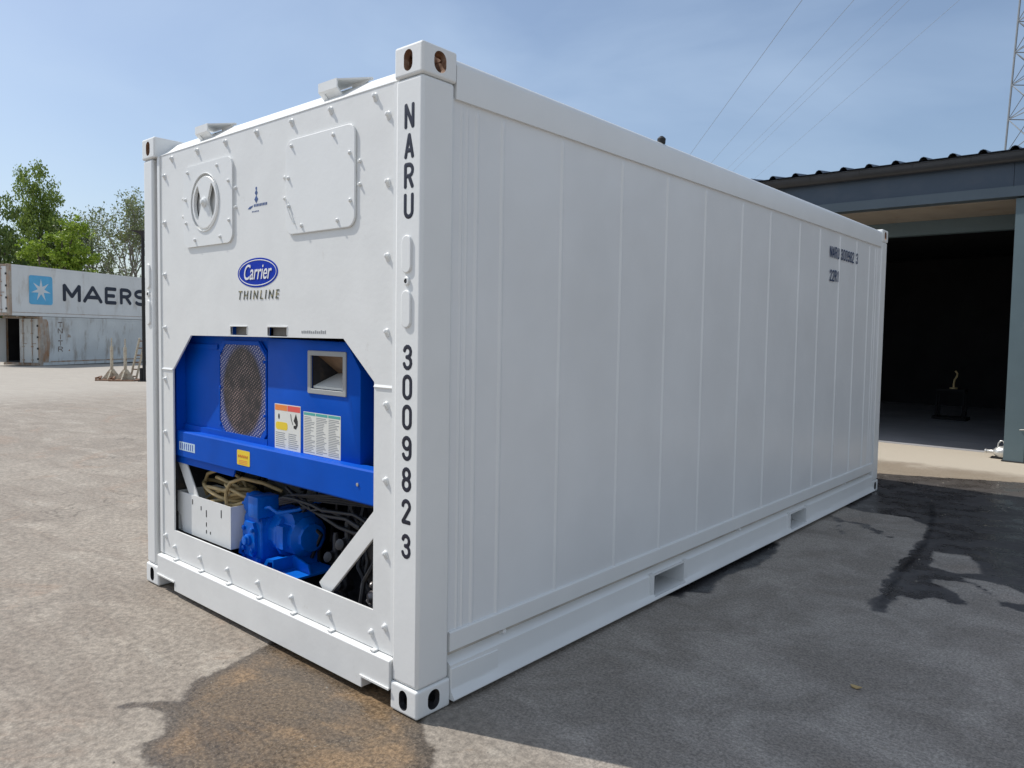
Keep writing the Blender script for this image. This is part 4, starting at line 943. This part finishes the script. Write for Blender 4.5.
p1, p2, p3 = gpoint(112, 380.5), gpoint(125.5, 381), gpoint(134, 380.5)
stand(p1, 1.45, 'left upright rusty stand with a thin tube post beside the old containers'); stand(p2, 1.42, 'middle rusty stand between the left stand and the leaning frame')
T = thing('leaning_frame', p3, R(40)); tag(T, 'rusty ladder shaped frame leaning to the right beside the stands', 'frame', 'rusty steel stands in the yard')
bm = bmesh.new(); tube(bm, [(-.13, 0, .03), (.22, -.02, 1.45)], .035, 8); tube(bm, [(.07, 0, .03), (.42, -.02, 1.45)], .035, 8); obj('rail', bm, TANP, T, smooth=40)
bm = bmesh.new()
for k in range(6): f = .08+k*.17; tube(bm, [(-.13+.35*f, 0, .03+1.42*f), (.07+.35*f, 0, .03+1.42*f)], .022, 6)
obj('rung', bm, RUST, T)
bm = bmesh.new(); box(bm, -.25, .3, -.2, .2, 0, .06); obj('base', bm, RUST, T)
pp = gpoint(144.3, 381.5)
T = thing('dark_post', pp, R(40)); tag(T, 'thin black post with a short bracket at its top, behind the white container', 'post')
bm = bmesh.new(); tube(bm, [(0, 0, 0), (0, 0, 5.0)], .055, 10); obj('pole', bm, BLACK, T, smooth=40)
bm = bmesh.new(); prism(bm, [(-.42, 5.0), (.05, 5.0), (.05, 4.75), (-.12, 4.9)], 'y', -.05, .05); obj('bracket', bm, mat('brown_black_metal', (.03, .02, .018), .5), T)
bm = bmesh.new(); box(bm, -.14, .14, -.14, .14, .001, .03); box(bm, -.13, -.06, -.05, .05, .03, .45); obj('foot', bm, BLACK, T)

# ------------------------------------------------------------------ trees
def leaf_mat(name, c1, c2):
    m_ = bpy.data.materials.new(name); m_.use_nodes = True; t = m_.node_tree; N = t.nodes; P = N['Principled BSDF']
    g = N.new('ShaderNodeNewGeometry'); r_ = N.new('ShaderNodeValToRGB'); r_.color_ramp.elements[0].color = (*c1, 1); r_.color_ramp.elements[1].color = (*c2, 1)
    t.links.new(g.outputs['Random Per Island'], r_.inputs[0]); t.links.new(r_.outputs[0], P.inputs['Base Color'])
    P.inputs['Roughness'].default_value = .5; P.inputs['Specular IOR Level'].default_value = .3
    tr = N.new('ShaderNodeBsdfTranslucent'); t.links.new(r_.outputs[0], tr.inputs['Color']); ms = N.new('ShaderNodeMixShader'); ms.inputs[0].default_value = .35
    t.links.new(P.outputs[0], ms.inputs[1]); t.links.new(tr.outputs[0], ms.inputs[2]); t.links.new(ms.outputs[0], N['Material Output'].inputs[0])
    return m_
BARK = mat('bark', (.12, .10, .08), .9, var=.3, vs=6, bump=.01, bs=12)
BARKL = mat('grey_twig_bark', (.22, .20, .18), .9, var=.3, vs=6)
def leaves(rng, centres, rad, per, size, droop=0):
    V, F = [], []
    for (c, s) in centres:
        n = max(3, int(per*s)); p = rng.normal(0, 1, (n, 3)); p /= np.linalg.norm(p, axis=1)[:, None]; p *= (rng.random((n, 1))**.45)*rad*s
        p[:, 2] *= .75+droop; p[:, 2] -= droop*rad*.5
        q = np.array(c)+p
        a = rng.normal(0, 1, (n, 3)); a[:, 2] *= .7; a /= np.linalg.norm(a, axis=1)[:, None]; b = np.cross(a, rng.normal(0, 1, (n, 3))); b /= np.linalg.norm(b, axis=1)[:, None]
        if droop: b = b*.5+np.array([0, 0, -1]); b /= np.linalg.norm(b, axis=1)[:, None]
        sz = size*rng.uniform(.6, 1.3, (n, 1)); k = len(V)*0
        q4 = np.stack([q-a*sz*.5, q+b*sz*.6, q+a*sz*.5, q-b*sz*.6], 1); V.append(q4)
    V = np.concatenate(V).reshape(-1, 3); F = np.arange(len(V)).reshape(-1, 4); return V, F
def tree(name, base, h, blobs, nclump, rad, per, size, lm, seed, label, droop=0, trunk=.22, bark=BARK, limbs=14):
    rng = np.random.default_rng(seed); random.seed(seed)
    T = thing(name, base); tag(T, label, 'tree', 'trees behind the old containers')
    cs = []
    tot = sum(b[3]*b[4]*b[5] for b in blobs)
    for bx, by, bz, rx, ry, rz_ in blobs:
        for k in range(max(4, int(nclump*rx*ry*rz_/tot))):
            d = rng.normal(0, 1, 3); d /= np.linalg.norm(d); r_ = rng.random()**.38
            cs.append(((bx+d[0]*rx*r_, by+d[1]*ry*r_, bz+d[2]*rz_*r_), rng.uniform(.55, 1.35)))
    V, F = leaves(rng, cs, rad, per, size, droop)
    me = bpy.data.meshes.new('crown'); me.from_pydata(V.tolist(), [], F.tolist()); me.materials.append(lm)
    o = bpy.data.objects.new('crown', me); COL.objects.link(o); o.parent = T
    bm = bmesh.new(); top = h*.8; pts = [(0, 0, -.1)]
    for k in range(1, 7): pts.append((pts[-1][0]+random.uniform(-.15, .15), random.uniform(-.1, .1), top*k/6))
    tube(bm, pts, [trunk*(1-.14*k) for k in range(7)], 10)
    idx = rng.choice(len(cs), min(limbs, len(cs)), replace=False)
    for i in idx:
        c = cs[i][0]; s = pts[min(5, max(1, int(6*(c[2]*.7)/top)))]; mid = [(s[j]+c[j])/2 for j in range(3)]; mid[2] += .3
        tube(bm, [s, mid, c], [trunk*.35, trunk*.2, trunk*.07], 6)
    obj('trunk', bm, bark, T, smooth=60)
    return T
def tb(x, t):
    p = px(x, t); return (p.x, p.y, -.96 if p.x < -66 else ground_h(p.x))
RA, RB = Vector((cr.x, cr.y)), None
def blobs(T0, lst):
    """lst: (offset to the right, forward offset, z, r_side, r_depth, r_z) turned to world axes"""
    o = []
    for s, f, z, rs, rd, rz_ in lst:
        o.append((cr.x*s+cf.x*f, cr.y*s+cf.y*f, z, (rs+rd)/2, (rs+rd)/2, rz_))
    return o
LG1 = leaf_mat('birch_leaves', (.10, .17, .03), (.30, .38, .09)); LG2 = leaf_mat('dark_leaves', (.06, .11, .025), (.17, .22, .06)); LG3 = leaf_mat('fresh_green_leaves', (.15, .25, .02), (.34, .44, .07)); LG4 = leaf_mat('pale_sparse_leaves', (.12, .16, .06), (.26, .30, .15))
d0 = 60
tree('birch_tree', tb(41, 58), 14.8, blobs(0, [(-.4, 0, 12.8, 1.4, 1.4, 1.5), (.6, 0, 12.2, 1.3, 1.3, 1.6), (-.5, 0, 10.8, 1.9, 1.8, 2.2), (1.2, 0, 10.0, 1.9, 1.8, 1.9), (.3, 0, 8.2, 2.7, 2.4, 2.4), (1.0, 0, 6.0, 2.7, 2.4, 2.2), (-.8, 0, 5.5, 2.6, 2.4, 2.2), (-1.35, 0, 14.3, .35, .35, .5), (.2, 0, 14.5, .3, .3, .5)]), 420, .50, 80, .14, LG1, 11, 'tallest tree, a drooping birch behind the old containers', droop=.6)
tree('dark_tree', tb(3, 52), 10.5, blobs(0, [(0, 0, 9.6, 1.6, 1.6, 1.4), (-.6, 0, 7.5, 2.3, 2.3, 2.0), (.5, 0, 5.3, 2.6, 2.4, 2.0), (-1, 0, 3.6, 2.5, 2.5, 1.6)]), 190, .6, 70, .17, LG2, 12, 'dark green tree at the far left edge beside the birch', droop=.2)
tree('bright_tree', tb(66, 50), 10, blobs(0, [(.6, 0, 8.5, .9, .9, 1.1), (-.3, 0, 7.4, 1.2, 1.2, 1.2), (.9, 0, 6.6, 1.2, 1.2, 1.3), (.1, 0, 4.8, 1.9, 1.7, 1.8)]), 170, .42, 75, .13, LG3, 13, 'low bright yellow green tree in front of the birch')
tree('bushy_tree', tb(38, 50), 9, blobs(0, [(0, 0, 7.0, .9, .9, 1.2), (-.5, 0, 4.8, 1.6, 1.5, 1.5), (1.0, 0, 5.0, 1.2, 1.2, 1.2)]), 80, .5, 70, .15, LG3, 15, 'small fresh green tree left of the bright one, in front of the birch')
def sparse(base, h, seed, label, lm, n=3, spread=1.0):
    random.seed(seed); rng = np.random.default_rng(seed); T = thing('sparse_tree', base); tag(T, label, 'tree', 'trees behind the old containers')
    bm = bmesh.new(); tips = []
    def grow(p, d, ln, r_, lv):
        q = p+d*ln*.5+Vector((random.uniform(-.1, .1), random.uniform(-.1, .1), 0))*ln; e = q+(d+Vector((random.uniform(-.2, .2), random.uniform(-.2, .2), .15))).normalized()*ln*.5
        tube(bm, [p, q, e], [r_, r_*.8, r_*.62], 5 if lv < 3 else 3, cap=False)
        if lv >= 3: tips.append(e); tips.append(q)
        if lv < 5:
            for k in range(3 if lv < 4 else 2):
                a = random.uniform(0, 6.28); s = random.uniform(.35, .75)*spread; nd = (d+Vector((math.cos(a)*s, math.sin(a)*s, .12))).normalized(); grow(e if k else q, nd, ln*random.uniform(.62, .8), r_*.6, lv+1)
    grow(Vector((0, 0, -.1)), Vector((0, 0, 1)), h*.36, .16, 0)
    obj('trunk', bm, BARKL, T)
    V, F = leaves(rng, [(tuple(t), random.uniform(.5, 1.2)) for t in tips], .38, 9, .13)
    me = bpy.data.meshes.new('crown'); me.from_pydata(V.tolist(), [], F.tolist()); me.materials.append(lm); o = bpy.data.objects.new('crown', me); COL.objects.link(o); o.parent = T
    return T
sparse(tb(106, 58), 10.8, 31, 'thin half bare tree just right of the bright green one', LG4)
s_ = sparse(tb(126, 60), 12.2, 32, 'half bare tree carrying a yellow green mistletoe ball', LG4)
sparse(tb(146, 58), 13.0, 37, 'half bare tree directly beside the white container corner', LG4)
rng = np.random.default_rng(5); V, F = leaves(rng, [((0, 0, 9.6), 1.0)], .7, 420, .12); me = bpy.data.meshes.new('mistletoe'); me.from_pydata(V.tolist(), [], F.tolist()); me.materials.append(leaf_mat('mistletoe_leaves', (.12, .14, .02), (.24, .24, .04))); o = bpy.data.objects.new('mistletoe', me); COL.objects.link(o); o.parent = s_
rng = np.random.default_rng(9); cs = [((px(x, 63).x+rng.normal(0, .5), px(x, 63).y+rng.normal(0, .5), rng.uniform(-.5, 3.6)), 1.0) for x in np.linspace(-30, 150, 130)]
V, F = leaves(rng, cs, .9, 60, .2); me = bpy.data.meshes.new('undergrowth'); me.from_pydata(V.tolist(), [], F.tolist()); me.materials.append(LG2); o = bpy.data.objects.new('undergrowth', me); COL.objects.link(o)
tag(o, 'tangled green undergrowth along the back of the yard', 'undergrowth', kind='stuff')

# ------------------------------------------------------------------ lattice mast and overhead wires
org(-3.2, 45.2, 0)
T = thing('lattice_mast', ORG); tag(T, 'tall grey steel lattice mast rising behind the workshop roof', 'mast')
GALV = mat('galvanised_steel', (.20, .22, .24), .5, metal=.3, var=.1)
mc = Vector((-3.20, 45.15)); HW0, HW1, HT = 2.20, .75, 34.0
ang = R(40)
def mp_(k, z):
    hw = HW0+(HW1-HW0)*z/HT; a = ang+math.pi/4+k*math.pi/2
    return Vector((mc.x+hw*math.sqrt(2)*.72*math.cos(a), mc.y+hw*math.sqrt(2)*.72*math.sin(a), z))
for k in range(4):
    bm = bmesh.new(); tube(bm, [mp_(k, 0), mp_(k, HT)], .055, 6); obj('leg', bm, GALV, T)
for k in range(4):
    bm = bmesh.new(); z = 0
    while z < HT-1:
        s = max(.8, 2.6-.06*z); z2 = min(z+s, HT)
        tube(bm, [mp_(k, z), mp_((k+1) % 4, z2)], .024, 4); tube(bm, [mp_((k+1) % 4, z), mp_(k, z2)], .024, 4); tube(bm, [mp_(k, z2), mp_((k+1) % 4, z2)], .028, 4); z = z2
    obj('bracing', bm, GALV, T)
org()
WIRE = mat('weathered_cable', (.28, .34, .42), .5)
wires = [((-13.9, 39.2), (-32.1, 62.2), .017, 'first and darkest of the overhead wires from the left'), ((-11.7, 40.9), (-27.7, 61.2), .014, 'second overhead wire from the left'),
         ((-9.8, 42.4), (-24.8, 61.3), .011, 'left wire of the close pair of overhead wires'), ((-9.2, 42.5), (-27.0, 65.3), .011, 'right wire of the close pair of overhead wires'), ((-7.3, 44.4), (-30.1, 74.5), .011, 'rightmost and faintest of the overhead wires')]
for a, b, r_, lab in wires:
    a = Vector(a); b = Vector(b); d = (b-a).normalized(); p = a-d*70; q = b+d*160; org(p.x, p.y, 20)
    bm = bmesh.new(); tube(bm, [(p.x, p.y, 20), (a.x, a.y, 20), (b.x, b.y, 20), (q.x, q.y, 20)], r_, 5)
    tag(obj('overhead_wire', bm, WIRE), lab, 'wire', 'overhead wires crossing the sky')
org()

# ------------------------------------------------------------------ small things on the ground
def stones(name, n, fn, r0, r1, mat_, label, cat, seed):
    rng = np.random.default_rng(seed); V, F = [], []; base = np.array([(0, 0, 1), (1, 0, .1), (.3, .95, .1), (-.8, .6, .1), (-.8, -.6, .1), (.3, -.95, .1)])
    ff = [(0, 1, 2), (0, 2, 3), (0, 3, 4), (0, 4, 5), (0, 5, 1)]
    for k in range(n):
        x, y = fn(rng); r_ = r0*(r1/r0)**(rng.random()**2.5); a = rng.random()*6.28; c, s = math.cos(a), math.sin(a)
        b = base*rng.uniform(.7, 1.25, base.shape); i = len(V)
        for vx, vy, vz in b: V.append((x+(vx*c-vy*s)*r_, y+(vx*s+vy*c)*r_, ground_h(x)+vz*r_*.7-.001))
        F += [tuple(i+j for j in f) for f in ff]
    me = bpy.data.meshes.new(name); me.from_pydata(V, [], F); me.materials.append(mat_); o = bpy.data.objects.new(name, me); COL.objects.link(o); return tag(o, label, cat, kind='stuff')
GRV = mat('small_stones', (.27, .24, .20), .85, var=.35, vs=9)
def fn1(r):
    while 1:
        x, y = r.uniform(-7, 2.6), r.uniform(-2.2, 8)
        if not (-2.45 < x < .01 and -.01 < y < 6.1): return x, y
stones('grit', 5000, fn1, .0018, .008, GRV, 'loose grit scattered on the worn concrete', 'grit', 4)
leaf = mat('dry_leaf', (.50, .36, .16), .7, var=.2)
for (x, y), a in (((1.19, 1.46), .4),):
    org(x, y, 0); bm = bmesh.new(); prism(bm, [(x-.022, y), (x-.012, y+.012), (x+.006, y+.015), (x+.026, y+.002), (x+.008, y-.012), (x-.012, y-.010)], 'z', .002, .006)
    for v in bm.verts: v.co.z += .006*abs(v.co.x-x)/.02
    tag(obj('dry_leaf', bm, leaf), 'small yellow brown leaf lying on the shaded asphalt', 'leaf')
org()
